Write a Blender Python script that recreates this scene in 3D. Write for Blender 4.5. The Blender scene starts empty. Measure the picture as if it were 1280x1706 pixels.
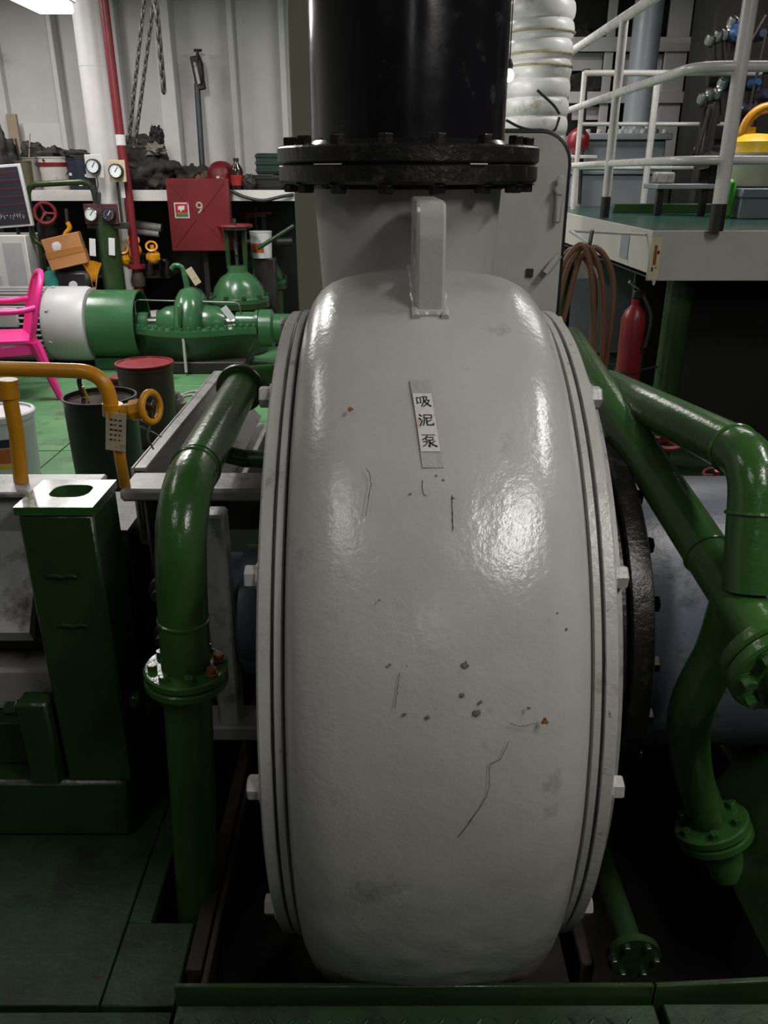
import bpy, math, random
from mathutils import Vector, Matrix, noise
random.seed(7)
sc = bpy.context.scene
sc.cycles.max_bounces = 6; sc.cycles.diffuse_bounces = 3; sc.cycles.glossy_bounces = 3
COL = sc.collection
V = Vector
PI = math.pi
rad = math.radians

# ------------------------------------------------------------------ camera
CAM_H, PITCH, FPX = 1.5, rad(22.9), 1331.0
cam_d = bpy.data.cameras.new('camera'); cam_d.sensor_width = 36; cam_d.sensor_fit = 'AUTO'
cam_d.lens = 36 * FPX / 1706; cam_d.clip_start = 0.02; cam_d.clip_end = 60
cam = bpy.data.objects.new('camera', cam_d); COL.objects.link(cam)
cam.location = (0, 0, CAM_H); cam.rotation_euler = (PI/2 - PITCH, 0, rad(-0.1))
sc.camera = cam

# ------------------------------------------------------------------ view, world
vs = sc.view_settings
vs.view_transform = 'Standard'; vs.look = 'None'; vs.exposure = 0.15; vs.gamma = 1.0; vs.use_curve_mapping = False
w = bpy.data.worlds.new('world'); sc.world = w; w.use_nodes = True
w.node_tree.nodes['Background'].inputs[0].default_value = (0.5, 0.5, 0.5, 1)
w.node_tree.nodes['Background'].inputs[1].default_value = 0.003

# lamps of the room, plus unseen ones added for brightness: (x, y, z, length, width, rotation about z, watts)
LAMPS = [(1.08, 0.02, 2.50, 1.0, 0.22, 90, 18),
         (-1.2, -0.2, 2.95, 1.2, 0.22, 90, 4),
         (0.15, -2.35, 2.55, 1.2, 0.22, 90, 1.2),
         (-1.75, 5.4, 3.05, 1.2, 0.22, 90, 58),  # unseen, added to brighten the back wall
         (2.3, 5.2, 3.05, 1.2, 0.22, 0, 24),  # put in out of view for wall brightness, right side
         (0.4, 6.6, 3.05, 1.2, 0.22, 0, 34),  # extra lamp out of view, brightens the middle of the bulkhead
         (-3.3, 6.6, 3.05, 1.2, 0.22, 90, 32),
         (1.9, 1.5, 3.05, 1.2, 0.22, 90, 24),
         (-2.0, 2.4, 3.05, 1.2, 0.22, 90, 8)]  # unseen fill lamp added for the left side

# ------------------------------------------------------------------ helpers
_c, _s = math.cos(PITCH), math.sin(PITCH)
def ray(px, py):
    a, b = (px-640)/FPX, (py-853)/FPX
    return V((a, _c - b*_s, -_s - b*_c))
def at(px, py, Y):
    r = ray(px, py); return V((0, 0, CAM_H)) + r*(Y/r.y)
def atz(px, py, z):
    r = ray(px, py); return V((0, 0, CAM_H)) + r*((z-CAM_H)/r.z)
def px2m(n, p):      # length in metres of n pixels at point p
    return n*(p[1]*_c + (CAM_H-p[2])*_s)/FPX

class MB:
    def __init__(s): s.v = []; s.f = []
    def add(s, vs, fs, M=None):
        b = len(s.v)
        s.v += [(M @ V(p)) if M else V(p) for p in vs]
        s.f += [[b+i for i in f] for f in fs]
        return s
    def box(s, a, b, M=None):
        x0,y0,z0 = a; x1,y1,z1 = b
        return s.add([(x0,y0,z0),(x1,y0,z0),(x1,y1,z0),(x0,y1,z0),(x0,y0,z1),(x1,y0,z1),(x1,y1,z1),(x0,y1,z1)],
              [(0,3,2,1),(4,5,6,7),(0,1,5,4),(1,2,6,5),(2,3,7,6),(3,0,4,7)], M)
    def cbox(s, a, b, c=0.006, M=None):       # box with chamfered edges
        x0,y0,z0 = a; x1,y1,z1 = b
        vs = []; idx = {}
        for i,(x,sx) in enumerate(((x0,1),(x1,-1))):
            for j,(y,sy) in enumerate(((y0,1),(y1,-1))):
                for k,(z,sz) in enumerate(((z0,1),(z1,-1))):
                    idx[i,j,k] = len(vs)
                    vs += [(x, y+sy*c, z+sz*c), (x+sx*c, y, z+sz*c), (x+sx*c, y+sy*c, z)]
        I = lambda i,j,k,a: idx[i,j,k]+a
        fs = []
        for i in (0,1):
            f = [I(i,0,0,0),I(i,1,0,0),I(i,1,1,0),I(i,0,1,0)]; fs.append(f[::-1] if i == 0 else f)
            f = [I(0,i,0,1),I(1,i,0,1),I(1,i,1,1),I(0,i,1,1)]; fs.append(f if i == 0 else f[::-1])
            f = [I(0,0,i,2),I(1,0,i,2),I(1,1,i,2),I(0,1,i,2)]; fs.append(f[::-1] if i == 0 else f)
        for i in (0,1):
            for j in (0,1):
                fs.append([I(i,j,0,0),I(i,j,1,0),I(i,j,1,1),I(i,j,0,1)])
                fs.append([I(i,0,j,0),I(i,1,j,0),I(i,1,j,2),I(i,0,j,2)])
                fs.append([I(0,i,j,1),I(1,i,j,1),I(1,i,j,2),I(0,i,j,2)])
        for i in (0,1):
            for j in (0,1):
                for k in (0,1): fs.append([I(i,j,k,0),I(i,j,k,1),I(i,j,k,2)])
        return s.add(vs, fs, M)
    def cyl(s, p0, p1, r0, r1=None, n=24, caps=True):
        return s.tube([p0, p1], [r0, r0 if r1 is None else r1], n, caps)
    def tube(s, path, r, n=16, caps=True, closed=False):
        P = [V(p) for p in path]; m = len(P)
        R = r if isinstance(r, (list, tuple)) else [r]*m
        vs, fs = [], []
        t0 = (P[1]-P[0]).normalized()
        up = V((0,0,1)) if abs(t0.z) < 0.9 else V((1,0,0))
        nrm = (up - t0*up.dot(t0)).normalized()
        for i in range(m):
            if closed: t = (P[(i+1)%m]-P[i-1]).normalized()
            elif i == 0: t = t0
            elif i == m-1: t = (P[-1]-P[-2]).normalized()
            else:
                t = (P[i+1]-P[i]).normalized() + (P[i]-P[i-1]).normalized()
                t = t.normalized() if t.length > 1e-6 else t0
            nrm = nrm - t*nrm.dot(t)
            nrm = nrm.normalized(); bn = t.cross(nrm)
            for k in range(n):
                a = 2*PI*k/n
                vs.append(P[i] + (nrm*math.cos(a) + bn*math.sin(a))*R[i])
        for i in range(m if closed else m-1):
            j = (i+1) % m
            for k in range(n):
                l = (k+1) % n
                fs.append((i*n+k, i*n+l, j*n+l, j*n+k))
        if caps and not closed:
            fs.append(tuple(range(n-1, -1, -1))); fs.append(tuple((m-1)*n+k for k in range(n)))
        return s.add(vs, fs)
    def lathe(s, prof, o=(0,0,0), ax=(0,0,1), n=32, a0=0, a1=2*PI):   # prof: (radius, height) pairs
        ax = V(ax).normalized(); o = V(o)
        up = V((0,0,1)) if abs(ax.z) < 0.9 else V((0,1,0))
        u = (up - ax*up.dot(ax)).normalized(); w_ = ax.cross(u)
        full = abs(a1-a0-2*PI) < 1e-6; m = n if full else n+1
        vs, fs = [], []
        for (r, h) in prof:
            for k in range(m):
                a = a0 + (a1-a0)*k/n
                vs.append(o + ax*h + (u*math.cos(a)+w_*math.sin(a))*max(r, 1e-5))
        for i in range(len(prof)-1):
            for k in range(n):
                l = (k+1) % m
                fs.append((i*m+k, i*m+l, (i+1)*m+l, (i+1)*m+k))
        return s.add(vs, fs)
    def torus(s, o, ax, R, r, n=32, k=10):
        ax = V(ax).normalized(); o = V(o)
        up = V((0,0,1)) if abs(ax.z) < 0.9 else V((0,1,0))
        u = (up - ax*up.dot(ax)).normalized(); w_ = ax.cross(u)
        return s.tube([o+(u*math.cos(2*PI*i/n)+w_*math.sin(2*PI*i/n))*R for i in range(n)], r, k, closed=True)
    def prism(s, pts, d0, d1, frame=None):   # polygon in local xy, extruded d0..d1 along local z
        n = len(pts)
        vs = [(x,y,d0) for x,y in pts] + [(x,y,d1) for x,y in pts]
        fs = [tuple(range(n-1,-1,-1)), tuple(range(n, 2*n))] + [(i,(i+1)%n,n+(i+1)%n,n+i) for i in range(n)]
        return s.add(vs, fs, frame)
    def sphere(s, c, r, n=16, m=10, M=None, jit=0, seed=0, freq=2.0):
        vs, fs = [], []
        rx, ry, rz = (r, r, r) if not isinstance(r, (tuple, list)) else r
        for i in range(m+1):
            t = PI*i/m
            for k in range(n):
                a = 2*PI*k/n
                d = V((math.sin(t)*math.cos(a), math.sin(t)*math.sin(a), math.cos(t)))
                q = 1 + (jit*noise.noise(d*freq + V((seed*3.1, seed*1.7, seed)))+jit*.5*noise.noise(d*freq*2.7+V((seed,0,seed*2))) if jit else 0)
                vs.append(V(c) + V((d.x*rx, d.y*ry, d.z*rz))*q)
        for i in range(m):
            for k in range(n):
                l = (k+1) % n
                fs.append((i*n+k, (i+1)*n+k, (i+1)*n+l, i*n+l))
        return s.add(vs, fs, M)
    def build(s, name, mat, parent=None, smooth=40, weld=True, origin=None):
        me = bpy.data.meshes.new(name)
        if parent is not None: o0 = wloc(parent)
        elif origin is not None: o0 = V(origin)
        else:
            xs = [p.x for p in s.v]; ys = [p.y for p in s.v]; zs = [p.z for p in s.v]
            o0 = V(((min(xs)+max(xs))/2, (min(ys)+max(ys))/2, min(zs)))
        me.from_pydata([tuple(p-o0) for p in s.v], [], s.f)
        import bmesh
        bm = bmesh.new(); bm.from_mesh(me)
        if weld: bmesh.ops.remove_doubles(bm, verts=bm.verts, dist=1e-5)
        bmesh.ops.recalc_face_normals(bm, faces=bm.faces)
        bm.to_mesh(me); bm.free()
        if smooth:
            for p in me.polygons: p.use_smooth = True
            me.set_sharp_from_angle(angle=rad(smooth))
        if mat: me.materials.append(mat)
        o = bpy.data.objects.new(name, me); COL.objects.link(o)
        if parent is not None: o.parent = parent
        else: o.location = o0
        return o
def wloc(o):
    l = V((0,0,0))
    while o is not None: l += o.location; o = o.parent
    return l
def thing(name, label, cat, loc=(0,0,0), group=None):
    o = bpy.data.objects.new(name, None); COL.objects.link(o); o.location = loc
    o.empty_display_size = 0.05
    return tag(o, label, cat, group)
def tag(o, label=None, cat=None, group=None, kind=None):
    if label: o['label'] = label
    if cat: o['category'] = cat
    if group: o['group'] = group
    if kind: o['kind'] = kind
    return o
def struct(o, label=None):
    o['kind'] = 'structure'
    if label: o['label'] = label
    return o
def inst(me_obj, name, parent, M):            # another object sharing the mesh; M in world space
    o = bpy.data.objects.new(name, me_obj); COL.objects.link(o)
    o.parent = parent
    M = M.copy(); M.translation = M.translation - (wloc(parent) if parent else V((0,0,0)))
    o.matrix_local = M
    return o
def mesh_only(mb, name, mat, smooth=40):
    o = mb.build(name, mat, None, smooth, origin=(0,0,0)); me = o.data
    bpy.data.objects.remove(o); return me
def basis(p, z, x=None):
    z = V(z).normalized()
    x = V(x) if x is not None else (V((1,0,0)) if abs(z.x) < 0.9 else V((0,1,0)))
    x = (x - z*x.dot(z)).normalized(); y = z.cross(x)
    M = Matrix((x, y, z)).transposed().to_4x4(); M.translation = V(p); return M
_bolts = {}
def bolt(parent, name, mat, p, axis, r, h, spin=0.0, washer=True):
    key = (mat.name, round(r,4), round(h,4), washer)
    if key not in _bolts:
        mb = MB()
        if washer: mb.lathe([(0,0),(r*1.25,0),(r*1.25,h*.12),(0,h*.12)], n=12)
        hx = [(r*math.cos(i*PI/3), r*math.sin(i*PI/3)) for i in range(6)]
        z0 = h*.12 if washer else 0
        hs = [(x*.9, y*.9) for x,y in hx]
        vs = [(x,y,z0) for x,y in hx]+[(x,y,h*.88) for x,y in hx]+[(x,y,h) for x,y in hs]
        fs = [(i,(i+1)%6,6+(i+1)%6,6+i) for i in range(6)]+[(6+i,6+(i+1)%6,12+(i+1)%6,12+i) for i in range(6)]+[tuple(range(12,18)), tuple(range(5,-1,-1))]
        mb.add(vs, fs)
        _bolts[key] = mesh_only(mb, name, mat, 25)
    return inst(_bolts[key], name, parent, basis(p, axis) @ Matrix.Rotation(spin, 4, 'Z'))
def fillet(pts, r, k=8):
    P = [V(p) for p in pts]; out = [P[0]]
    for i in range(1, len(P)-1):
        a, b, c = P[i-1], P[i], P[i+1]
        rr = r[i-1] if isinstance(r, (list,tuple)) else r
        u = (a-b).normalized(); w_ = (c-b).normalized()
        ang = math.acos(max(-1, min(1, u.dot(w_))))
        d = min(rr/math.tan(ang/2) if ang > 1e-3 else 0, (a-b).length*.49, (c-b).length*.49)
        p0, p1 = b+u*d, b+w_*d
        for j in range(k+1):
            t = j/k
            out.append(p0*(1-t)**2 + b*2*t*(1-t) + p1*t*t)
    out.append(P[-1]); return out
def spline(pts, k=8):      # Catmull-Rom
    P = [V(p) for p in pts]; P = [P[0]*2-P[1]] + P + [P[-1]*2-P[-2]]; out = []
    for i in range(1, len(P)-2):
        for j in range(k):
            t = j/k
            out.append(0.5*((2*P[i]) + (P[i+1]-P[i-1])*t + (2*P[i-1]-5*P[i]+4*P[i+1]-P[i+2])*t*t + (3*P[i]-P[i-1]-3*P[i+1]+P[i+2])*t**3))
    out.append(P[-2]); return out
def rrect(x0, y0, x1, y1, r, k=6):
    o = []
    for cx, cy, a in ((x1-r,y1-r,0),(x0+r,y1-r,90),(x0+r,y0+r,180),(x1-r,y0+r,270)):
        for j in range(k+1):
            t = rad(a+90*j/k); o.append((cx+r*math.cos(t), cy+r*math.sin(t)))
    return o
FXZ = lambda y: Matrix(((1,0,0,0),(0,0,-1,y),(0,1,0,0),(0,0,0,1)))    # local xy -> world xz, extrude towards -y from plane y
FYZ = lambda x: Matrix(((0,0,1,x),(1,0,0,0),(0,1,0,0),(0,0,0,1)))     # local xy -> world yz, extrude towards +x

# ------------------------------------------------------------------ materials
MATS = {}
def paint(name, col, rough=0.35, bump=0.15, bscale=60, var=0.15, dirt=None, damt=0.0, dscale=9, chip=None, camt=0.0, cscale=25, metal=0.0, coat=0.0, spec=0.5, rvar=0.12, bump2=0.0, b2scale=14, stretch=None):
    if name in MATS: return MATS[name]
    m = bpy.data.materials.new(name); m.use_nodes = True; MATS[name] = m
    nt = m.node_tree; N = nt.nodes; L = nt.links
    b = N['Principled BSDF']
    tc = N.new('ShaderNodeTexCoord')
    def nz(scale, det=4, r=.6):
        t = N.new('ShaderNodeTexNoise'); t.inputs['Scale'].default_value = scale; t.inputs['Detail'].default_value = det; t.inputs['Roughness'].default_value = r
        L.new(tc.outputs['Object'], t.inputs['Vector']); return t.outputs['Fac']
    def ramp(fac, a, bb, ca=(0,0,0,1), cb=(1,1,1,1)):
        r = N.new('ShaderNodeValToRGB'); r.color_ramp.elements[0].position = a; r.color_ramp.elements[1].position = bb
        r.color_ramp.elements[0].color = ca; r.color_ramp.elements[1].color = cb; L.new(fac, r.inputs['Fac']); return r.outputs['Color']
    def mix(fac, a, bb):
        x = N.new('ShaderNodeMix'); x.data_type = 'RGBA'
        L.new(fac, x.inputs['Factor'])
        for s_, v_ in ((x.inputs['A'], a), (x.inputs['B'], bb)):
            if isinstance(v_, tuple): s_.default_value = v_
            else: L.new(v_, s_)
        return x.outputs['Result']
    c4 = (*col, 1)
    big = nz(5, 5)
    cur = ramp(big, .3, .7, tuple(x*(1-var) for x in col)+(1,), tuple(min(1, x*(1+var)) for x in col)+(1,))
    if dirt and damt > 0:
        cur = mix(ramp(nz(dscale, 8, .7), 1-damt-.06, 1-damt+.1), cur, (*dirt, 1))
    if chip and camt > 0:
        cur = mix(ramp(nz(cscale, 6, .65), 1-camt, 1-camt+.02), cur, (*chip, 1))
    L.new(cur, b.inputs['Base Color'])
    b.inputs['Metallic'].default_value = metal
    b.inputs['Specular IOR Level'].default_value = spec
    if coat: b.inputs['Coat Weight'].default_value = coat; b.inputs['Coat Roughness'].default_value = .12
    rr = N.new('ShaderNodeMapRange'); rr.inputs['To Min'].default_value = max(.02, rough-rvar); rr.inputs['To Max'].default_value = min(1, rough+rvar)
    L.new(nz(14, 4), rr.inputs['Value']); L.new(rr.outputs[0], b.inputs['Roughness'])
    if bump > 0:
        bp = N.new('ShaderNodeBump'); bp.inputs['Strength'].default_value = bump; bp.inputs['Distance'].default_value = .004
        L.new(nz(bscale, 3), bp.inputs['Height']); L.new(bp.outputs[0], b.inputs['Normal'])
        if bump2:
            b2 = N.new('ShaderNodeBump'); b2.inputs['Strength'].default_value = bump2; b2.inputs['Distance'].default_value = .008
            L.new(nz(b2scale, 6, .65), b2.inputs['Height']); L.new(b2.outputs[0], bp.inputs['Normal'])
    return m
def emit(name, col, strength):
    m = bpy.data.materials.new(name); m.use_nodes = True; b = m.node_tree.nodes['Principled BSDF']
    b.inputs['Base Color'].default_value = (.8,.8,.8,1); b.inputs['Emission Color'].default_value = (*col,1); b.inputs['Emission Strength'].default_value = strength
    return m

DIRT = (.03,.025,.018); RUST = (.16,.05,.015); BARE = (.22,.21,.2)
M_CASE = paint('grey_casing_paint', (.42,.405,.385), .23, .22, 75, .06, (.20,.19,.175), .33, 5, (.10,.09,.08), .285, 22, spec=.6, rvar=.08, bump2=.13, b2scale=16)
M_CASE2 = paint('grey_flange_paint', (.42,.41,.39), .33, .35, 80, .1, (.10,.06,.035), .36, 13, (.12,.1,.09), .33, 60)
M_NECK = paint('grey_neck_paint', (.36,.35,.335), .45, .12, 40, .06)
M_BLACK = paint('black_pipe_paint', (.009,.008,.010), .20, .05, 50, .3, (.05,.05,.055), .35, 20)
M_BLACKF = paint('black_flange_paint', (.010,.009,.009), .35, .5, 70, .3, (.05,.045,.04), .40, 30, (.3,.3,.28), .25, 40)
M_GREEN = paint('green_pipe_paint', (.034,.098,.022), .22, .28, 70, .2, (.01,.02,.01), .3, 12)
M_GREEND = paint('dark_green_paint', (.020,.046,.014), .30, .3, 60, .25, (.01,.012,.008), .36, 12)
M_GREENM = paint('machine_green_paint', (.036,.115,.048), .24, .12, 50, .15, (.008,.015,.01), .32, 11)
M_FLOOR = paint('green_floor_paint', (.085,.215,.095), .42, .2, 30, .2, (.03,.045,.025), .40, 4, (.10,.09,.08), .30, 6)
M_FLOORD = paint('shaded_worn_floor_paint', (.016,.046,.013), .5, .35, 40, .3, (.010,.014,.008), .45, 6, (.018,.013,.008), .36, 9)  # foreground and under-platform shade is mixed into this darker, worn green
M_STEEL = paint('grey_machine_paint', (.30,.29,.28), .42, .3, 45, .15, (.03,.025,.02), .40, 9)
M_LGREY = paint('pale_machine_paint', (.42,.42,.43), .35, .4, 40, .1, (.06,.05,.045), .42, 8)
M_BLUEG = paint('blue_grey_paint', (.10,.115,.14), .4, .3, 50, .2, (.02,.02,.02), .42, 10)
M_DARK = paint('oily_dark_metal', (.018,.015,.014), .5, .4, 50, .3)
M_RUSTY = paint('rusty_brown_metal', (.035,.022,.017), .6, .4, 40, .35, (.02,.015,.012), .45, 12)
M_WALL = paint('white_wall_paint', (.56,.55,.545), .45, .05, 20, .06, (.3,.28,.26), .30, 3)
M_WHITE = paint('white_rail_paint', (.60,.59,.57), .28, .04, 60, .08, (.12,.09,.07), .30, 20)
M_CREAM = paint('cream_platform_paint', (.47,.45,.42), .45, .1, 30, .08, (.2,.13,.08), .30, 5)
M_BEIGE = paint('olive_beige_paint', (.26,.25,.19), .5, .08, 30, .06)
M_HATCH = paint('pale_grey_hatch_paint', (.50,.49,.46), .5, .1, 30, .12, (.13,.11,.09), .34, 5)
M_RED = paint('red_paint', (.145,.005,.010), .5, .1, 40, .12)
M_DRED = paint('dark_red_paint', (.20,.012,.020), .35, .12, 40, .2)
M_PINK = paint('pink_plastic', (.80,.03,.26), .35, 0, 30, .04)
M_YEL = paint('yellow_pipe_paint', (.62,.27,.012), .30, .15, 60, .12, (.2,.08,.01), .34, 18)
M_YEL2 = paint('bright_yellow_plastic', (.65,.44,.02), .4, .05, 40, .1)
M_BLACKP = paint('black_plastic', (.010,.010,.011), .4, .1, 40, .3)
M_BROWN = paint('maroon_drum_paint', (.045,.018,.016), .45, .25, 40, .3)
M_RUB = paint('black_rubber', (.012,.012,.012), .55, .2, 60, .2)
M_HOSE = paint('brown_rubber_hose', (.16,.075,.045), .45, .2, 60, .2)
M_WPLAST = paint('white_plastic', (.62,.62,.64), .4, .05, 30, .06, (.25,.2,.15), .3, 10)
M_MOTOR = paint('motor_grey_paint', (.46,.46,.47), .4, .1, 40, .06)
M_DUCT = paint('white_duct_plastic', (.74,.74,.73), .35, .12, 40, .08, (.28,.25,.15), .38, 6)
M_CARD = paint('brown_cardboard', (.44,.20,.07), .6, .15, 40, .15)
M_CLOTH = paint('dark_oily_cloth', (.022,.021,.018), .85, .7, 40, .5, (.09,.08,.07), .40, 9)
M_CLOTH2 = paint('grey_rag_cloth', (.20,.18,.16), .85, .6, 40, .4, (.03,.03,.03), .45, 9)
M_CHAIN = paint('dull_chain_metal', (.05,.047,.043), .45, .2, 80, .3, metal=.5)
M_PAPER = paint('white_paper', (.62,.62,.61), .7, .02, 30, .06)
M_TAG = paint('stained_tag_paper', (.48,.40,.28), .6, .1, 60, .15, (.2,.14,.08), .36, 30)
M_CHROME = paint('bright_metal', (.55,.55,.56), .25, .1, 60, .1, metal=1)
M_GLASSW = paint('gauge_face', (.72,.76,.78), .25, 0, 30, .02)
M_TEAL = paint('teal_plastic', (.03,.22,.18), .4, .05, 40, .1)
M_BLUE = paint('blue_cap', (.015,.06,.16), .4, .05, 40, .1)
M_BOARD = paint('slate_board', (.022,.022,.032), .5, .05, 40, .2)
M_GREY2 = paint('grey_tank_paint', (.23,.255,.275), .4, .08, 30, .08)
M_LIME = paint('green_plastic', (.06,.30,.03), .4, .05, 40, .1)
M_INK = paint('black_ink', (.008,.008,.008), .5, 0, 30, 0)
M_WINK = paint('white_ink', (.6,.6,.6), .6, 0, 30, 0)
M_BACK = paint('near_black_with_shade', (.010,.0095,.009), .7, .1, 20, .3)  # near-black: shade of openings put into the colour, walls kept dark against fill
M_ORANGE = paint('orange_print', (.50,.10,.02), .5, 0, 30, .05)
M_NAVY = paint('navy_print', (.014,.018,.038), .5, 0, 30, .1)
M_COLA = paint('dark_cola', (.02,.012,.01), .12, 0, 30, .1)
M_WOOD = paint('pale_wood', (.30,.24,.17), .6, .1, 30, .15)
M_LAMP = emit('lamp_diffuser', (1,.985,.96), 4)
# ------------------------------------------------------------------ structure
FL = bpy.data.objects.new('floor', None); COL.objects.link(FL); struct(FL, 'green painted steel floor plates with open pit around the pump')
GAP = .004
def plates(x0, x1, y0, y1, nx, ny, mat, zt=0.0):
    for i in range(nx):
        for j in range(ny):
            a, b = x0+(x1-x0)*i/nx, x0+(x1-x0)*(i+1)/nx
            c, d = y0+(y1-y0)*j/ny, y0+(y1-y0)*(j+1)/ny
            dz = zt+random.uniform(-.0015, .0015)
            MB().cbox((a+GAP,c+GAP,-.03), (b-GAP,d-GAP,dz), .003).build('plate', mat, FL)
PX0, PX1, PY0, PY1 = -.395, .98, 1.125, 2.9      # the pit
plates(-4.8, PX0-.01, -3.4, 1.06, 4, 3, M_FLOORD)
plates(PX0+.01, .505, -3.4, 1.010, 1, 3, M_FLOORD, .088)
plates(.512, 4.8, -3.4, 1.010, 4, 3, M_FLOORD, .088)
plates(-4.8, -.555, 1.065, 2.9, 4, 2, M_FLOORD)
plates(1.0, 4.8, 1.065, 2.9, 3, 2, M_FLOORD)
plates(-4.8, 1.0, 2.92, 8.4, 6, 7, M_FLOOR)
plates(1.01, 4.8, 2.92, 8.4, 4, 7, M_FLOORD)  # right-hand plates carry the under-platform shade in their colour
MB().cbox((-.555,1.065,-.03),(-.41,1.255,.001),.003).build('plate', M_FLOORD, FL)      # piece beside the pipe opening
MB().cbox((-.555,1.255,-.03),(-.505,1.9,.001),.003).build('plate', M_FLOORD, FL)
# raised treads on the front plates
tr = MB()
for i in range(48):
    for j in range(9):
        x, y = -.37+i*.034, .77+j*.034
        if .48 < x < .53: continue
        a = rad(45 if (i+j) % 2 else -45)
        if y-.035 > .995: continue
        M = Matrix.Translation((x, y-.035, 0.0885)) @ Matrix.Rotation(a, 4, 'Z')
        tr.add([(-.012,0,0),(0,-.0035,0),(.012,0,0),(0,.0035,0),(-.006,0,.0016),(.006,0,.0016)],
               [(0,1,5,4),(1,2,5),(2,3,5),(3,0,4,5)], M)
tag(tr.build('tread', M_FLOORD, FL, 0), kind='stuff')
MB().box((-5,-3.6,-.06),(-.56,8.6,-.04)).box((.99,-3.6,-.06),(5,8.6,-.04)).box((-.56,-3.6,-.06),(.99,1.012,-.04)).box((-.56,2.95,-.06),(.99,8.6,-.04)).build('underlay', M_DARK, FL, 0)
# pit
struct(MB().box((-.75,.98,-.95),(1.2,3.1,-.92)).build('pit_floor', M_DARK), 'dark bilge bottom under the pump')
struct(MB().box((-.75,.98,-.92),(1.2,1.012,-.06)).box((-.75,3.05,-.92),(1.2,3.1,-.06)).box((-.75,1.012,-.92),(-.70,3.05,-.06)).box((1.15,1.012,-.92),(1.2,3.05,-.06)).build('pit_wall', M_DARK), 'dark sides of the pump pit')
# kerb bars round the pit
kb = thing('pit_kerb', 'dark green angle-iron kerb along the front edge of the pit', 'kerb', (.1,1.07,0))
MB().cbox((-.385,1.013,-.03),(.50,1.023,.124),.002).build('angle_bar', M_GREEND, kb)
MB().cbox((.505,1.015,-.03),(1.0,1.026,.120),.002, Matrix.Translation((.505,1.02,0))@Matrix.Rotation(rad(3),4,'Z')@Matrix.Translation((-.505,-1.02,0))).build('angle_bar', M_GREEND, kb)
rl = thing('steel_rail', 'rusty brown steel rail running back along the left pit edge', 'rail', (-.38,1.6,0))
MB().cbox((-.405,1.14,-.08),(-.372,2.6,.004),.003).build('web', M_RUSTY, rl)
MB().cbox((-.365,1.09,-.03),(-.352,2.6,.012),.003).build('flat_bar', M_RUSTY, rl)
# walls and ceiling
WB = struct(MB().box((-5,8.5,0),(5,8.6,3.4)).build('wall_back', M_WALL), 'white ribbed steel bulkhead')
for pxl, pxr, d in ((2,22,.10),(106,114,.14),(196,216,.12),(276,302,.20),(392,402,.12),(474,484,.12),(545,560,.12),(640,655,.12),(730,745,.12)):
    p0, p1 = at(pxl, 230, 8.5-d), at(pxr, 230, 8.5-d)
    MB().cbox((p0.x,8.5-d,0.02),(p1.x,8.495,3.39),.006).build('rib', M_WALL, WB)
struct(MB().box((-5.1,-3.6,0),(-5,8.6,3.4)).build('wall_left', M_WALL), 'white steel side wall')
struct(MB().box((5,-3.6,0),(5.1,8.6,3.4)).build('wall_right', M_BACK), 'dark steel side wall')
struct(MB().box((-5,-3.6,0),(5,-3.5,3.4)).build('wall_front', M_BACK), 'dark wall behind the viewer')
struct(MB().box((-5.1,-3.6,3.4),(5.1,8.6,3.5)).build('ceiling', M_STEEL), 'grey steel deckhead')

# ------------------------------------------------------------------ lamps
def lamp(x, y, z, ln, wd, rz, watts, label):
    t = thing('fluorescent_lamp', label, 'lamp', (x, y, z), 'fluorescent lamps on the deckhead')
    M = Matrix.Translation((x,y,z)) @ Matrix.Rotation(rad(rz),4,'Z')
    MB().cbox((-ln/2,-wd/2,.03),(ln/2,wd/2,.09),.008,M).build('housing', M_WHITE, t)
    MB().cbox((-ln/2+.015,-wd/2+.012,-.03),(ln/2-.015,wd/2-.012,.029),.012,M).build('diffuser', M_LAMP, t)
    for s in (-1,1):
        MB().cyl(M@V((s*ln*.35,0,.09)), M@V((s*ln*.35,0,3.398-z)), .006, n=8).build('hanger', M_CHAIN, t)
    ld = bpy.data.lights.new('lamp_light','AREA'); ld.shape = 'RECTANGLE'; ld.size = ln; ld.size_y = wd; ld.energy = watts; ld.color = (1,.965,.925)
    lo = bpy.data.objects.new('lamp_light', ld); COL.objects.link(lo); lo.parent = t
    lo.location = (0,0,-.04); lo.rotation_euler = (0,0,rad(rz))
    return t
LL = ['fluorescent lamp overhead to the right of the pump','fluorescent lamp overhead to the left of the pump','fluorescent lamp behind the viewer',
      'added unseen lamp over the pink chair aisle','added unseen lamp over the railed platform','added unseen lamp by the middle of the white bulkhead','fluorescent lamp far left by the side wall','fluorescent lamp overhead in front of the platform','added unseen fill lamp overhead in front of the drums']
for a, l in zip(LAMPS, LL): lamp(*a, l)
lamp(-2.075, 5.32, 2.47, 1.25, .25, 90, 18, 'lit fluorescent lamp at the top left corner of the picture')

# ------------------------------------------------------------------ dredge pump
PCX, PCY, PCZ = .088, 1.75, .50
PU = thing('dredge_pump', 'large grey round dredge pump casing in the middle, black flanged pipe on top', 'pump', (PCX, PCY, -.3))
O = V((PCX, PCY, PCZ)); XA = (1,0,0)
RB = .815
prof = [(.50,-.244),(.66,-.249),(.700,-.249),(.725,-.245),(.748,-.236),(.768,-.221),(.783,-.200),(.795,-.172),(.803,-.136),(.809,-.09),(.813,-.045),(.8145,0)]
prof = prof + [(r,-h) for r,h in prof[-2::-1]]
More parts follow.
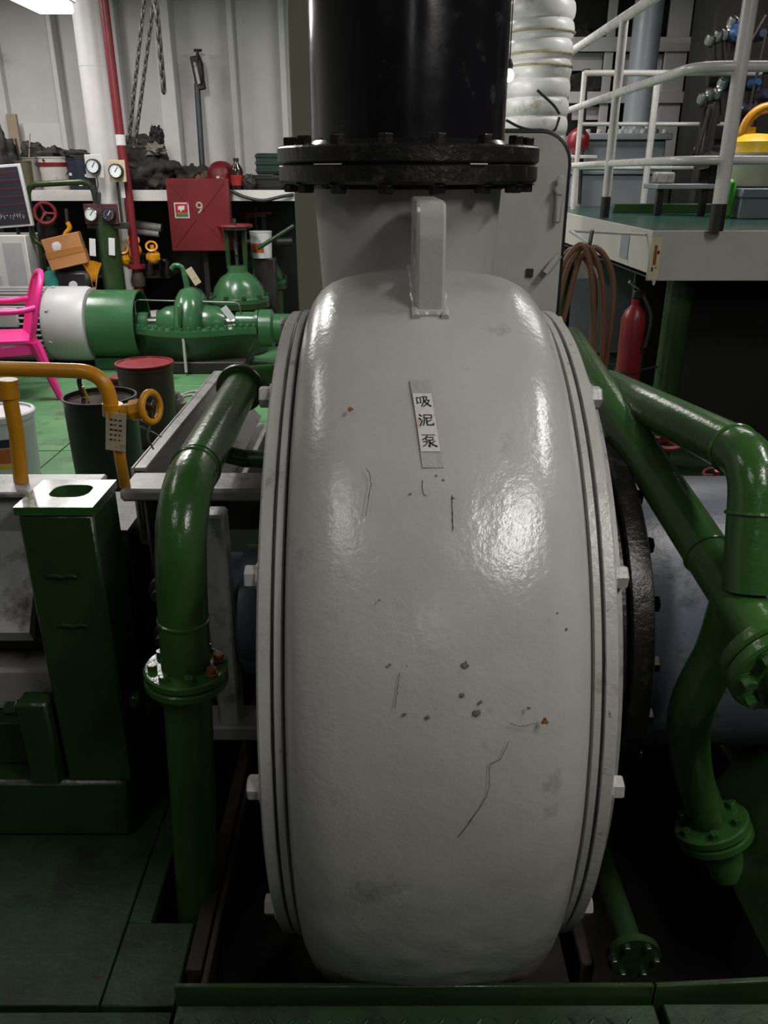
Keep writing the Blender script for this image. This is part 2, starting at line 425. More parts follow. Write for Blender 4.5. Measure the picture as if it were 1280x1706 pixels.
# refine the profile so the casing can be slightly uneven, as a casting is
fine = []
for (r0,h0),(r1,h1) in zip(prof, prof[1:]):
    k = max(1, int(math.hypot(r1-r0,h1-h0)/.012))
    for j in range(k): fine.append((r0+(r1-r0)*j/k, h0+(h1-h0)*j/k))
fine.append(prof[-1])
mb = MB().lathe(fine, O, XA, 260)
for i, p in enumerate(mb.v):
    d = p-O; rr = math.hypot(d.y, d.z)
    if rr > .71:
        low = max(0, min(1, (.35-p.z)/.5+.4))
        q = .0016*noise.noise(p*7) + (.0008+.0030*low)*noise.noise(p*22) + (.0003+.0017*low)*noise.noise(p*55)
        swell = .024*max(0, min(1, (-.12-d.z)/.45))**1.3        # the volute widens towards the bottom
        mb.v[i] = p + V((0, d.y, d.z))/rr*(q+swell*min(1,(rr-.70)/.06))
mb.build('casing', M_CASE, PU, 50)
for s in (-1, 1):
    # inner ring against the casing, joint gap, outer cover plate
    MB().lathe([(.50,.2495*s),(.718,.2495*s),(.724,.2515*s),(.724,.262*s),(.720,.264*s),(.5,.264*s)], O, XA, 160).build('casing_flange', M_CASE2, PU, 30)
    MB().lathe([(.4,.2642*s),(.702,.2642*s),(.702,.2678*s),(.4,.2678*s)], O, XA, 120).build('gasket', M_DARK, PU, 30)
    MB().lathe([(.0,.268*s),(.716,.268*s),(.721,.271*s),(.721,.288*s),(.716,.292*s),(0,.292*s)], O, XA, 160).build('cover_plate', M_CASE2, PU, 30)
    if s > 0:
        MB().lathe([(.0,.2925),(.668,.2925),(.673,.296),(.673,.312),(0,.312)], O, XA, 140).build('wear_plate', M_STEEL, PU, 30)
    for k in range(12):
        a = rad(116 + 30*k - (k%12>5)*2)
        p = O + V((.2925*s, .690*math.cos(a), .690*math.sin(a)))
        bolt(PU, 'bolt', M_CASE2, p, (s,0,0), .0205, .023, k*.7)
# weld bead and drip seam of the joint on the left
# discharge neck
NX, NY = .061, 2.10
mb = MB().lathe([(.209,0.95),(.211,1.20),(.220,1.35),(.228,1.487)], (NX,NY,0), (0,0,1), 72)
mb.build('discharge_neck', M_NECK, PU)
MB().lathe([(.222,1.480),(.300,1.480),(.309,1.487),(.309,1.517),(.304,1.521),(.222,1.521)], (NX,NY,0), (0,0,1), 96).build('neck_flange', M_BLACKF, PU, 30)
MB().lathe([(.226,1.4885),(.248,1.470),(.248,1.4795)], (NX,NY,0), (0,0,1), 72).build('weld_collar', M_BLACKF, PU, 30)
for k in range(16):
    a = 2*PI*(k+.5)/16
    bolt(PU, 'nut', M_BLACKF, (NX+.281*math.cos(a), NY+.281*math.sin(a), 1.4795), (0,0,-1), .019, .018, k)
# lifting lug on the casing: a plate in the yz plane with an eye
def lug():
    n = 40
    outer = []
    # contour sampled counter clockwise from +y
    base = [(1.85,1.20),(1.85,1.40),(1.835,1.445),(1.80,1.458),(1.53,1.458),(1.505,1.452),(1.49,1.435),(1.482,1.40),(1.474,1.20)]
    cy, cz, r = 1.60, 1.372, .036
    # resample by angle around the eye centre
    def hit(ang):
        d = V((math.cos(ang), math.sin(ang))); best = 9
        for (a, b) in zip(base, base[1:]+base[:1]):
            e = V((b[0]-a[0], b[1]-a[1])); q = V((a[0]-cy, a[1]-cz))
            den = d.x*e.y-d.y*e.x
            if abs(den) < 1e-9: continue
            t = (q.x*e.y-q.y*e.x)/den; u_ = (q.x*d.y-q.y*d.x)/den
            if t > 0 and -1e-6 <= u_ <= 1+1e-6: best = min(best, t)
        return (cy+d.x*best, cz+d.y*best)
    angs = sorted(set([2*PI*i/n for i in range(n)] + [math.atan2(b[1]-cz, b[0]-cy) % (2*PI) for b in base]))
    out = [hit(a) for a in angs]; inn = [(cy+r*math.cos(a), cz+r*math.sin(a)) for a in angs]
    m = len(angs); x0, x1 = .061, .112; c = .005
    vs = []
    for (x, lo, li) in ((x0+c, out, inn), (x0, None, None), (x1, None, None), (x1-c, out, inn)): pass
    shr = lambda p: (cy+(p[0]-cy)*.965, cz+(p[1]-cz)*.965)
    rings = [([(x0,*shr(p)) for p in out]), ([(x0+c,*p) for p in out]), ([(x1-c,*p) for p in out]), ([(x1,*shr(p)) for p in out]), ([(x1,*p) for p in inn]), ([(x0,*p) for p in inn])]
    for rg in rings: vs += rg
    fs = []
    for a in range(6):
        b = (a+1) % 6
        for k in range(m): l = (k+1) % m; fs.append((a*m+k, a*m+l, b*m+l, b*m+k))
    return MB().add(vs, fs)
lug().build('lifting_lug', M_CASE, PU, 35)
wb = MB()
for s, x in ((-1,.0605),(1,.1125)):
    wb.tube([V((x+s*.004*noise.noise(V((0,0,y*30))), y, PCZ + math.sqrt(RB**2-(y-PCY)**2)+.001)) for y in [1.46+.008*i for i in range(48)]], .0075, 8)
wb.tube([V((.058+.057*i/8, 1.473+.0015*math.sin(i*2), PCZ+math.sqrt(RB**2-(1.473-PCY)**2)+.001)) for i in range(9)], .0075, 8)
wb.build('weld_bead', M_CASE, PU)
# drips and the weld line along the joint on both sides
for s in (-1,1):
    mb = MB()
    pts = [O+V((s*(.266+.0015*noise.noise(V((k*.4,s,0)))), .716*math.cos(a), .716*math.sin(a))) for k,a in ((k, rad(95+k*2)) for k in range(75))]
    mb.tube(pts, [.0035+.0022*abs(noise.noise(V((k*.37,s*5,1)))) for k in range(75)], 6)
    mb.build('sealant_bead', M_DARK, PU)
# name plate bent to the casing, three characters
def on_case(u, h, off=0.0):      # u: metres to the right, h: metres along the surface, measured from the plate centre
    a = A0 + h/RB
    return V((NPX+u + h*-.10, PCY-(RB+off)*math.cos(a), PCZ+(RB+off)*math.sin(a)))
ctr = at(712, 703, 1.2)
A0, NPX = rad(58.5), .0735
def case_hit(px, py):
    r = ray(px, py); o = V((0,0,CAM_H)); best = None
    dy, dz = r.y, r.z; oy, oz = -PCY, CAM_H-PCZ
    a = dy*dy+dz*dz; b = oy*dy+oz*dz; c = oy*oy+oz*oz-RB*RB
    t = (-b-math.sqrt(b*b-a*c))/a
    return o+r*t
hp = case_hit(712.5, 703); A0 = math.atan2(hp.z-PCZ, PCY-hp.y); NPX = hp.x
top, bot = case_hit(712,656), case_hit(712,752)
HALF = RB*(math.atan2(top.z-PCZ, PCY-top.y)-math.atan2(bot.z-PCZ, PCY-bot.y))/2
WHALF = px2m(32, hp)/2
mb = MB()
n = 12
for i in range(n+1):
    h = -HALF+2*HALF*i/n
    for u, of in ((-WHALF,.0008),(WHALF,.0008),(WHALF,.0026),(-WHALF,.0026)): mb.v.append(on_case(u, h, of))
for i in range(n):
    for k in range(4): l = (k+1)%4; mb.f.append([i*4+k, i*4+l, i*4+4+l, i*4+4+k])
mb.f += [[0,1,2,3],[n*4+3,n*4+2,n*4+1,n*4]]
NP = tag(mb.build('name_plate', paint('name_plate_enamel',(.60,.58,.575),.35,.1,60,.05,(.48,.32,.30),.42,40,(.10,.04,.02),.27,60), PU, 30), 'white plate lettered 吸泥泵')
# pale border where an older, longer label has been painted over
mb = MB()
for i in range(n+1):
    h = -HALF*1.5+HALF*3.05*i/n
    for u, of in ((-WHALF*1.06,.0002),(WHALF*1.12,.0002),(WHALF*1.12,.0014),(-WHALF*1.06,.0014)): mb.v.append(on_case(u, h, of))
for i in range(n):
    for k in range(4): l = (k+1)%4; mb.f.append([i*4+k, i*4+l, i*4+4+l, i*4+4+k])
mb.f += [[0,1,2,3],[n*4+3,n*4+2,n*4+1,n*4]]
mb.build('old_label', paint('painted_over_label',(.34,.33,.31),.5,.5,90,.2,(.15,.14,.13),.36,60), PU, 30)
# characters drawn as strokes on a 0..10 grid (x right, y up), each a list of points with widths
GLYPH = {
 '吸': [([(1,8),(1,3)],.5),([(1,8),(3.4,8),(3.4,3.6)],.45),([(1,3.9),(3.4,3.9)],.35),
       ([(4.2,8.6),(7.8,8.6),(7.0,5.8),(9.0,5.8),(7.6,3.0),(4.6,.6)],.5),([(5.6,8.5),(5.3,4.6),(3.6,.8)],.5),([(5.6,6.0),(6.8,3.2),(9.6,.8)],.7)],
 '泥': [([(1.2,9.2),(2.3,8.0)],.7),([(.6,6.4),(1.7,5.4)],.7),([(.8,.6),(1.4,2.2),(2.6,4.8)],.55),
       ([(4,9),(8.8,9),(8.8,6.6),(4,6.6)],.45),([(4,9),(4,5),(2.9,.8)],.5),([(8.6,5.2),(5.6,3.6)],.45),([(5.4,6),(5.4,1.2),(9.4,1.2),(9.5,2.6)],.55)],
 '泵': [([(.8,9.2),(9.2,9.2)],.35),([(4.4,9.1),(3.0,7.0),(.8,5.6)],.5),([(3.2,7.4),(7.6,7.4),(7.6,5.4),(3.2,5.4),(3.2,7.4)],.45),
       ([(5.1,5.2),(5.1,.6),(4.2,1.2)],.6),([(1.2,4.2),(4,4.2),(2.8,2.2),(.8,.8)],.45),([(8.6,4.6),(6.2,3.0)],.5),([(5.4,4.0),(7,2.0),(9.6,.7)],.7)]}
for ch, hc in (('吸', HALF*.70), ('泥', HALF*.03), ('泵', -HALF*.66)):
    sz = WHALF*1.62; mb = MB()
    for li, (pts, wd) in enumerate(GLYPH[ch]):
        P2 = [V(((x/10-.5)*sz, (y/10-.5)*sz)) for x, y in pts]; hw = wd/10*sz*.75
        for a, b in zip(P2, P2[1:]):
            k = 3; d = (b-a).normalized(); nn = V((-d.y, d.x))*hw; e = d*hw*.6
            quad = []
            for j in range(k+1):
                q = a-e+(b-a+2*e)*j/k
                quad.append((q+nn, q-nn))
            base = len(mb.v)
            for (q0, q1) in quad:
                mb.v += [on_case(q0.x, hc+q0.y, .0031+li*.00005), on_case(q1.x, hc+q1.y, .0031+li*.00005)]
            for j in range(k): mb.f.append([base+2*j, base+2*j+1, base+2*j+3, base+2*j+2])
    mb.build('character', M_INK, NP, 0, weld=False)
# rust spots and paint chips on the casing: thin flakes with ragged edges
def flake(px, py, r, mat, name, sd):
    c = case_hit(px, py); a0 = math.atan2(c.z-PCZ, PCY-c.y); mb = MB(); k = 14; r = px2m(r, c)
    def pt(u, h, off): a = a0+h/RB; return V((c.x+u, PCY-(RB+off)*math.cos(a), PCZ+(RB+off)*math.sin(a)))
    rim = [(r*(.72+.5*noise.noise(V((math.cos(2*PI*i/k)*1.3+sd*7.1, math.sin(2*PI*i/k)*1.3, sd))))) for i in range(k)]
    mb.v = [pt(rim[i]*math.cos(2*PI*i/k), rim[i]*math.sin(2*PI*i/k), .0002) for i in range(k)] + [pt(.8*rim[i]*math.cos(2*PI*i/k), .8*rim[i]*math.sin(2*PI*i/k), .0016) for i in range(k)]
    mb.f = [[i,(i+1)%k,k+(i+1)%k,k+i] for i in range(k)] + [list(range(k,2*k))]
    mb.build(name, mat, PU, 0)
M_RUSTS = paint('rust_spot', (.23,.075,.02), .8, .3, 90, .4, (.05,.03,.02), .45, 60)
M_CHIPG = paint('chip_grey', (.13,.125,.12), .6, .2, 60, .2)
for px_, py_, r_, m_ in ((586,682,7,M_RUSTS),(910,1202,8,M_RUSTS),(798,1188,9,M_CHIPG),(803,1170,5,M_CHIPG),(777,1108,9,M_CHIPG),(772,1158,6,M_CHIPG),(883,1180,5,M_CHIPG),
                         (652,1108,4,M_CHIPG),(676,1190,4,M_CHIPG),(715,1195,5,M_CHIPG),(931,1022,3,M_CHIPG),(729,793,3,M_CHIPG),(741,800,3,M_CHIPG),(686,823,3,M_CHIPG),(757,830,3,M_CHIPG),(634,1000,3,M_CHIPG)):
    flake(px_, py_, r_, m_, 'rust_spot' if m_ is M_RUSTS else 'paint_chip', px_*.01)
# hairline cracks in the paint
def crack(pts, sd):
    P_ = [case_hit(*p) for p in pts]; P_ = spline(P_, 6)
    for i, p in enumerate(P_):
        p.x += .0018*noise.noise(V((i*.8, sd, 0))); d = V((0, p.y-PCY, p.z-PCZ)).normalized(); P_[i] = V((p.x, PCY, PCZ)) + d*(RB+.0006) + V((0,0,.0015*noise.noise(V((i*.8, sd, 4)))))
    MB().tube(P_, [.0004+.0006*abs(noise.noise(V((i*.5, sd, 9)))) for i in range(len(P_))], 5).build('paint_crack', M_DARK, PU)
crack([(755,825),(756,850),(757,885)], 1); crack([(850,1235),(835,1265),(818,1275),(817,1310),(805,1340),(765,1395)], 2)
crack([(852,1205),(870,1210),(895,1205)], 3); crack([(668,1120),(664,1150),(660,1180)], 4); crack([(706,800),(707,820),(712,826)], 5); crack([(612,780),(620,800),(612,860)], 6)
# pump base in the pit
MB().cbox((PCX-.22,PCY-.45,-.92),(PCX+.22,PCY+.45,-.34),.01).build('foot', M_DARK, PU)

# black discharge pipe standing on the neck
DP = thing('discharge_pipe', 'thick glossy black vertical pipe bolted on top of the grey pump', 'pipe', (NX, NY, 1.522))
MB().lathe([(.0,1.5222),(.304,1.5222),(.311,1.527),(.311,1.555),(.306,1.559),(.228,1.559)], (NX,NY,0), (0,0,1), 96).build('flange', M_BLACKF, DP, 30)
MB().lathe([(.2285,1.5592),(.239,1.560),(.2285,1.572),(.228,1.6),(.228,3.39)], (NX,NY,0), (0,0,1), 96).build('pipe_body', M_BLACK, DP)
for k in range(16):
    a = 2*PI*(k+.5)/16
    bolt(DP, 'bolt', M_BLACKF, (NX+.281*math.cos(a), NY+.281*math.sin(a), 1.5592), (0,0,1), .018, .02, k)
MB().lathe([(.3095,1.5188),(.3118,1.5195),(.3118,1.5215),(.3095,1.5218)], (NX,NY,0), (0,0,1), 12, rad(138), rad(152)).build('sealant_smear', M_WHITE, DP)
MB().lathe([(.3095,1.5188),(.3118,1.5195),(.3118,1.5215),(.3095,1.5218)], (NX,NY,0), (0,0,1), 12, rad(203), rad(211)).build('sealant_smear', M_WHITE, DP)

# suction pipe on the right of the pump
SP = thing('suction_pipe', 'big dark blue-grey horizontal suction pipe with black flanges right of the pump', 'pipe', (.9, PCY, 0))
MB().lathe([(.30,.313),(.38,.313),(.40,.340),(.40,.352)], O, XA, 96).build('suction_cone', M_DARK, SP)
MB().lathe([(.2,.3525),(.424,.3525),(.43,.357),(.43,.392),(.424,.396),(.2,.396)], O, XA, 96).build('flange', M_BLACKF, SP, 30)
MB().lathe([(.2,.403),(.424,.403),(.43,.407),(.43,.447),(.424,.451),(.2,.451)], O, XA, 96).build('flange', M_BLACKF, SP, 30)
MB().lathe([(.33,.4515),(.333,.47),(.33,.49),(.33,3.6)], O, XA, 96).build('pipe_body', M_BLUEG, SP)
for k in range(20):
    a = rad(18*k+5)
    bolt(SP, 'bolt', M_DARK, O+V((.4515,.39*math.cos(a),.39*math.sin(a))), (1,0,0), .018, .018, k)
MB().cbox((1.0,1.62,-.06),(1.06,1.9,.22),.01).build('saddle', M_DARK, SP)
# ================================================================== foreground left
# green lubricating/flushing pipe beside the pump
GP = thing('flushing_pipe', 'thick glossy green pipe rising from the floor left of the pump and bending back', 'pipe', (-.43,1.35,0))
za = .945
c0 = V((-.378,1.36,za)); p_low = V((-.447,1.345,-.5)); p_back = V((-.402,2.27,za))
path = fillet([p_low, c0, p_back, V((-.23,2.33,za))], [.17,.06], 12)
MB().tube(path, .0485, 28).build('pipe_body', M_GREEN, GP)
def ring(p, ax, R, r, parent, mat, name='weld_ring'): MB().torus(p, ax, R, r, 28, 6).build(name, mat, parent)
dv = (c0-p_low).normalized()
ring(p_low+dv*((.70+.5)/dv.z), dv, .0485, .0035, GP, M_GREEN); ring((-.384,1.53,za), (0,1,0), .0485, .0035, GP, M_GREEN); ring((-.382,1.36+.19,za), (0,1,0), .0485, .002, GP, M_GREEN)
fz = .585; fp = p_low+dv*((fz+.5)/dv.z)
for dz, nm in ((0,'flange'),(-.021,'flange')):
    MB().lathe([(.048,-.009),(.079,-.009),(.083,-.006),(.083,.006),(.079,.009),(.048,.009)], fp+dv*dz, dv, 40).build(nm, M_GREEN, GP, 30)
for k in range(8):
    a = 2*PI*k/8+.3
    q = fp + V((.065*math.cos(a), .065*math.sin(a), 0)) + dv*.0095
    bolt(GP, 'bolt', M_RUSTS if k in (0,7) else M_GREEN, q, dv, .0105, .014, k)
    bolt(GP, 'nut', M_GREEND, q-dv*.0405, -dv, .0105, .012, k)
MB().lathe([(.0485,0),(.066,0),(.068,.004),(.068,.022),(.066,.026),(.0485,.026)], (-.401,2.20,za), (0,1,0), 36).build('collar', M_GREEND, GP, 30)
MB().tube(fillet([(-.39,1.78,.90),(-.33,1.78,.885),(-.206,1.78,.88)],.03), .021, 16).build('branch', M_GREEND, GP)
MB().cyl((-.393,1.62,.905),(-.393,1.62,.855),.012,n=10).build('drain_nipple', M_GREEND, GP)

# green box post
PO = thing('green_post', 'square green steel post with slotted top on the left machine bed', 'post', (-.67,1.58,.17))
x0,x1,y0,y1,zt = -.752,-.590,1.50,1.66,.877
def ringplate(z0, z1, out, inn):
    n = len(out); vs = [(*p,z1) for p in out]+[(*p,z1) for p in inn]+[(*p,z0) for p in inn]+[(*p,z0) for p in out]; fs = []
    for a in range(4):
        b = (a+1)%4
        for k in range(n): l=(k+1)%n; fs.append((a*n+k,a*n+l,b*n+l,b*n+k))
    return MB().add(vs, fs)
inn = rrect(-.708,1.556,-.624,1.628,.026,6)
cx, cy = -.671, 1.58
def toedge(p):
    dx, dy = p[0]-cx, p[1]-cy; t = 9
    if abs(dx) > 1e-9: t = min(t, ((x1 if dx > 0 else x0)-cx)/dx)
    if abs(dy) > 1e-9: t = min(t, ((y1 if dy > 0 else y0)-cy)/dy)
    return (cx+dx*t, cy+dy*t)
angs = sorted([math.atan2(p[1]-cy,p[0]-cx) for p in inn]+[math.atan2(b-cy,a-cx) for a in (x0,x1) for b in (y0,y1)])
def polyhit(poly, ang):
    d = V((math.cos(ang), math.sin(ang))); best = None
    for a, b in zip(poly, poly[1:]+poly[:1]):
        e = V((b[0]-a[0], b[1]-a[1])); q = V((a[0]-cx, a[1]-cy)); den = d.x*e.y-d.y*e.x
        if abs(den) < 1e-12: continue
        t = (q.x*e.y-q.y*e.x)/den; u = (q.x*d.y-q.y*d.x)/den
        if t > 0 and -1e-6 <= u <= 1+1e-6: best = t if best is None else min(best, t)
    return (cx+d.x*best, cy+d.y*best)
outr = [toedge((cx+math.cos(a), cy+math.sin(a))) for a in angs]; innr = [polyhit(inn, a) for a in angs]
ringplate(zt-.018, zt, outr, innr).build('top_plate', paint('glossy_green_top',(.028,.085,.026),.20,.35,90,.2,(.01,.02,.01),.3,12,bump2=.35,b2scale=40,coat=.6), PO, 30)
MB().cbox((x0+.003,y0+.003,.171),(x1-.003,y1-.003,zt-.0185),.006).build('column', M_GREEND, PO)
for z, sx in ((.72,-.0),(.60,.004)):
    MB().tube([(-.705+sx+.006*i, 1.4995-.001*math.sin(i*1.7), z+.0015*math.sin(i)) for i in range(11)], .0042, 8).build('weld_bead', M_GREEND, PO)
MB().cbox((-.59,1.53,.36),(-.565,1.56,.39),.004).build('cleat', M_GREEND, PO)

# machine bed
BD = thing('machine_bed', 'low dark green steel machine bed on the floor at left', 'bed', (-.95,1.7,0))
MB().cbox((-1.7,1.50,.0015),(-.615,1.85,.17),.01).build('base_block', M_GREEND, BD)
MB().cbox((-1.7,1.56,.1705),(-.80,1.85,.30),.008).build('rail_block', M_GREEND, BD)
CL = thing('bed_clamp', 'small green clamp block with a bolt on the machine bed', 'clamp', (-.80,1.52,.17))
MB().cbox((-.832,1.49,.171),(-.760,1.545,.40),.006).build('block', M_GREEND, CL)
bolt(CL, 'bolt', M_GREEND, (-.833,1.51,.375), (-1,0,0), .016, .03)

# grey gear housing at the left edge
GH = thing('gear_housing', 'pale grey machine housing at the left edge behind the green post', 'machine', (-1.1,1.95,.30))
MB().cbox((-1.75,1.70,.50),(-.655,1.80,.825),.015).build('housing', M_LGREY, GH)
fr = FYZ(-1.7)
MB().prism([(1.56,.545),(1.575,.515),(1.698,.70),(1.698,.735)], 0, .90, fr).build('sloped_flange', M_LGREY, GH)
MB().cbox((-1.75,1.60,.3005),(-.76,1.80,.42),.01).build('sill', M_STEEL, GH)
MB().cbox((-1.75,1.67,.4205),(-.80,1.80,.4995),.01).build('skirt', M_DARK, GH)
MB().cbox((-1.6,1.86,.003),(-.645,2.15,.66),.01).build('filler_block', M_DARK, GH)  # dark filler added over bright floor, where dark clutter stands
MB().cbox((-1.72,1.675,.8255),(-.66,1.80,.84),.004).build('lid', M_LGREY, GH)

# bearing bracket between the gear housing and the pump
BB = thing('bearing_bracket', 'grey bearing bracket with vertical rib beside the pump cover', 'bracket', (-.4,1.75,-.06))
MB().lathe([(0,.02),(.13,.02),(.14,.03),(.14,.20),(.16,.21),(.16,.30),(.22,.31),(.22,.335),(0,.335)], (-.545,PCY,PCZ), XA, 64).build('bearing_drum', M_BLUEG, BB, 30)
MB().cbox((-.402,1.600,.25),(-.348,1.66,.815),.006).build('rib', M_LGREY, BB)
MB().cbox((-.50,1.585,.22),(-.212,1.68,.262),.006).build('ledge', M_STEEL, BB)
MB().cbox((-.63,1.775,.775),(-.23,1.90,.808),.008).build('top_plate', M_STEEL, BB)
MB().cbox((-.60,1.82,.68),(-.25,1.90,.7745),.008).build('web', M_DARK, BB)
MB().cbox((-.34,1.60,-.05),(-.25,1.68,.2195),.008).build('foot', M_DARK, BB)
MB().cbox((-.585,1.80,.0015),(-.44,1.905,.7745),.01).build('column', M_DARK, BB)
for x, z in ((-.27,.66),(-.27,.44)): bolt(BB, 'bolt', M_STEEL, (x,1.5995,z), (0,-1,0), .016, .02)
# odd oily fittings in the gap under the bracket
for i, (x, y_, z, r) in enumerate(((-.505,1.60,.63,.028),(-.52,1.62,.50,.022))):
    t = MB().lathe([(0,0),(r,0),(r,.02),(r*.5,.025),(r*.5,.05),(0,.05)], (x,y_+.02,z), (0,-1,0), 16).build('pipe_plug', M_RUSTY)
    tag(t, ['rusty pipe plug high in the gap behind the green pipe','rusty pipe plug low in the gap behind the green pipe'][i], 'plug')

# steel channel running back along the bed
IB = thing('steel_channel', 'long grey steel channel running back from the bearing bracket', 'beam', (-.55,2.45,.6))
MB().cbox((-.640,1.91,.60),(-.632,3.0,.815),.002).build('web', M_STEEL, IB)
MB().cbox((-.6315,1.91,.805),(-.60,3.0,.815),.002).build('flange', M_STEEL, IB)
MB().cbox((-.6315,1.91,.60),(-.44,3.0,.61),.002).build('flange', M_STEEL, IB)
MB().add([(-.62,1.91,.80),(-.47,1.91,.635),(-.47,3.0,.635),(-.62,3.0,.80),(-.626,1.91,.792),(-.476,1.91,.627),(-.476,3.0,.627),(-.626,3.0,.792)],[(0,1,2,3),(7,6,5,4),(0,4,5,1),(1,5,6,2),(2,6,7,3),(3,7,4,0)]).build('sloping_plate', M_STEEL, IB)
MB().cbox((-.63,1.93,.0015),(-.43,2.98,.599),.01).build('filler_pedestal', M_DARK, IB)  # added dark block standing for clutter, keeps green floor out of sight

# yellow pipework standing on the gear housing
YP = thing('yellow_pipe', 'yellow lubricating pipe with bends and a tag above the left housing', 'pipe', (-.7,1.8,.842))
Yy = 1.74
q0 = at(40,812,Yy); q0.z = .842
a1 = at(16,640,Yy)
MB().tube([q0, at(30,720,Yy), at(18,655,Yy)], .0165, 16).build('standpipe', M_YEL, YP)
MB().cyl(at(18,662,Yy), at(14,632,Yy), .0225, n=16).build('coupling', M_YEL, YP)
e0, e1, e2, e3 = at(-60,612,Yy), at(152,620,Yy), at(190,640,Yy), at(194,705,Yy)
MB().tube(fillet([e0, at(176,619,Yy), e3], .075, 10), .0165, 16).build('crosspipe', M_YEL, YP)
MB().cyl(at(190,672,Yy), at(191,692,Yy), .0225, n=16).build('coupling', M_YEL, YP)
low = at(209,795,Yy+.06); low.z = .8095
MB().tube([at(194,700,Yy), at(203,765,Yy), low], .013, 16).build('downpipe', M_YEL, YP)
tg = at(200,715,Yy)
mb = MB(); w_, h_ = px2m(33,tg), px2m(66,tg)
mb.cbox((-w_/2,-.0015,-h_/2),(w_/2,.0015,h_/2),.0008, Matrix.Translation(tg+V((0,-.02,0)))@Matrix.Rotation(rad(8),4,'Y'))
tgo = tag(mb.build('tag', M_TAG, YP, 0), 'stained paper tag with writing')
for i in range(5):
    ln = MB()
    for j in range(3):
        M = Matrix.Translation(tg+V((0,-.0225,0)))@Matrix.Rotation(rad(8),4,'Y')
        zz = h_*(.30-.13*i); xx = -w_*.28+w_*.22*j
        ln.box((xx,-.0004,zz),(xx+w_*random.uniform(.08,.17),.0002,zz+.003),M)
    tag(ln.build('writing', M_INK, tgo, 0, weld=False), kind='stuff')
YV = thing('yellow_valve', 'small yellow globe valve with a stained handwheel on the yellow pipe', 'valve', at(235,682,Yy))
v0 = at(206,686,Yy); v1 = at(243,680,Yy); v2 = at(258,677,Yy)
MB().cyl(v0, v1, .0165, .019, 16).build('body', M_YEL, YV)
MB().cyl(at(222,684,Yy), at(238,681,Yy), .024, n=8).build('hex_union', M_YEL, YV, 25)
MB().cyl(v1, v2, .007, n=10).build('stem', M_RUSTY, YV)
MB().torus(at(254,678,Yy), (1,-.35,.1), .033, .008, 28, 10).build('handwheel', M_YEL, YV)
for k in range(3):
    M = basis(at(254,678,Yy), (1,-.35,.1)); a = 2*PI*k/3+.4
    MB().cyl(M@V((0,0,0)), M@V((.033*math.cos(a),.033*math.sin(a),0)), .005, n=8).build('spoke', M_RUSTY, YV)
wr = MB().tube(spline([at(236,700,Yy), at(252,706,Yy+.02), at(249,728,Yy+.03), at(258,748,Yy+.05)],6), .0022, 6).build('lead_wire', M_CHROME)
tag(wr, 'thin bare wire hanging under the yellow valve', 'wire')
wr = MB().tube(spline([at(232,708,Yy), at(250,716,Yy+.02), at(272,728,Yy+.03)],6), .0018, 6).build('lead_wire', M_CHROME)
tag(wr, 'thin bare wire sticking out right below the yellow valve', 'wire')

# ================================================================== drums and buckets on the aisle floor
def drum(name, label, cat, x, y, r, h, mat, fill=None, parts=()):
    t = thing(name, label, cat, (x,y,.002))
    MB().lathe([(0,.002),(r*.94,.002),(r*.95,.01),(r*.985,h*.5),(r,h-.01),(r*1.03,h-.006),(r*1.03,h+.004),(r*.97,h+.004),(r*.96,h-.03),(r*.93,h*.8 if fill else h*.1),(0,h*.8 if fill else h*.1)], (x,y,0), (0,0,1), 40).build('body', mat, t, 35)
    return t
bp = atz(157,815,0.002)
bp.x += .11
t = drum('oil_drum', 'open black oil drum in the aisle, nearest of the two drums', 'drum', bp.x, 3.83, .172, .50, M_BLACKP, True)
MB().lathe([(0,.485),(.158,.485)],(bp.x,3.83,0),(0,0,1),32).build('oil_surface', M_COLA, t)
MB().tube(spline([(bp.x-.09,3.86,.49),(bp.x-.10,3.86,.57),(bp.x-.07,3.86,.60),(bp.x-.03,3.86,.585)],6), .012, 10).build('pump_spout', M_CHAIN, t)
MB().cyl((bp.x-.04,3.80,.47),(bp.x-.055,3.78,.56),.006,n=8).build('dip_stick', M_YEL2, t)
b2 = at(254,700,4.65)
t = thing('maroon_drum', 'closed maroon drum behind the black oil drum', 'drum', (b2.x,4.65,.002))
MB().lathe([(0,.002),(.15,.002),(.155,.02),(.158,.45),(.164,.455),(.164,.475),(.158,.48)], (b2.x,4.65,0),(0,0,1),40).build('body', M_BROWN, t, 35)
MB().lathe([(0,.470),(.150,.470),(.160,.4805),(.167,.4805),(.167,.490),(.155,.492),(.15,.482),(0,.482)], (b2.x,4.65,0),(0,0,1),40).build('lid', M_DRED, t, 35)
b3 = atz(16,800,0.002); bx, by, br = b3.x, 4.05, .155
t = thing('paint_bucket', 'white plastic paint bucket with orange print at the left edge', 'bucket', (bx,by,.002))
MB().lathe([(0,.002),(br*.88,.002),(br*.9,.012),(br,.32),(br*1.0,.36)], (bx,by,0),(0,0,1),44).build('body', M_WPLAST, t)
MB().lathe([(br*1.0,.335),(br*1.07,.335),(br*1.07,.362),(br*1.03,.37),(br*.95,.37),(br*.93,.358),(0,.358)], (bx,by,0),(0,0,1),44).build('lid', M_WPLAST, t, 30)
for z0,z1,m_ in ((.09,.115,M_YEL2),(.12,.20,M_ORANGE),(.205,.25,M_NAVY)):
    MB().lathe([(br*(.9+.1*z0/.32)+.0012,z0),(br*(.9+.1*z1/.32)+.0012,z1)], (bx,by,0),(0,0,1),30,rad(40),rad(235)).build('print_band', m_, t)
mb = MB()
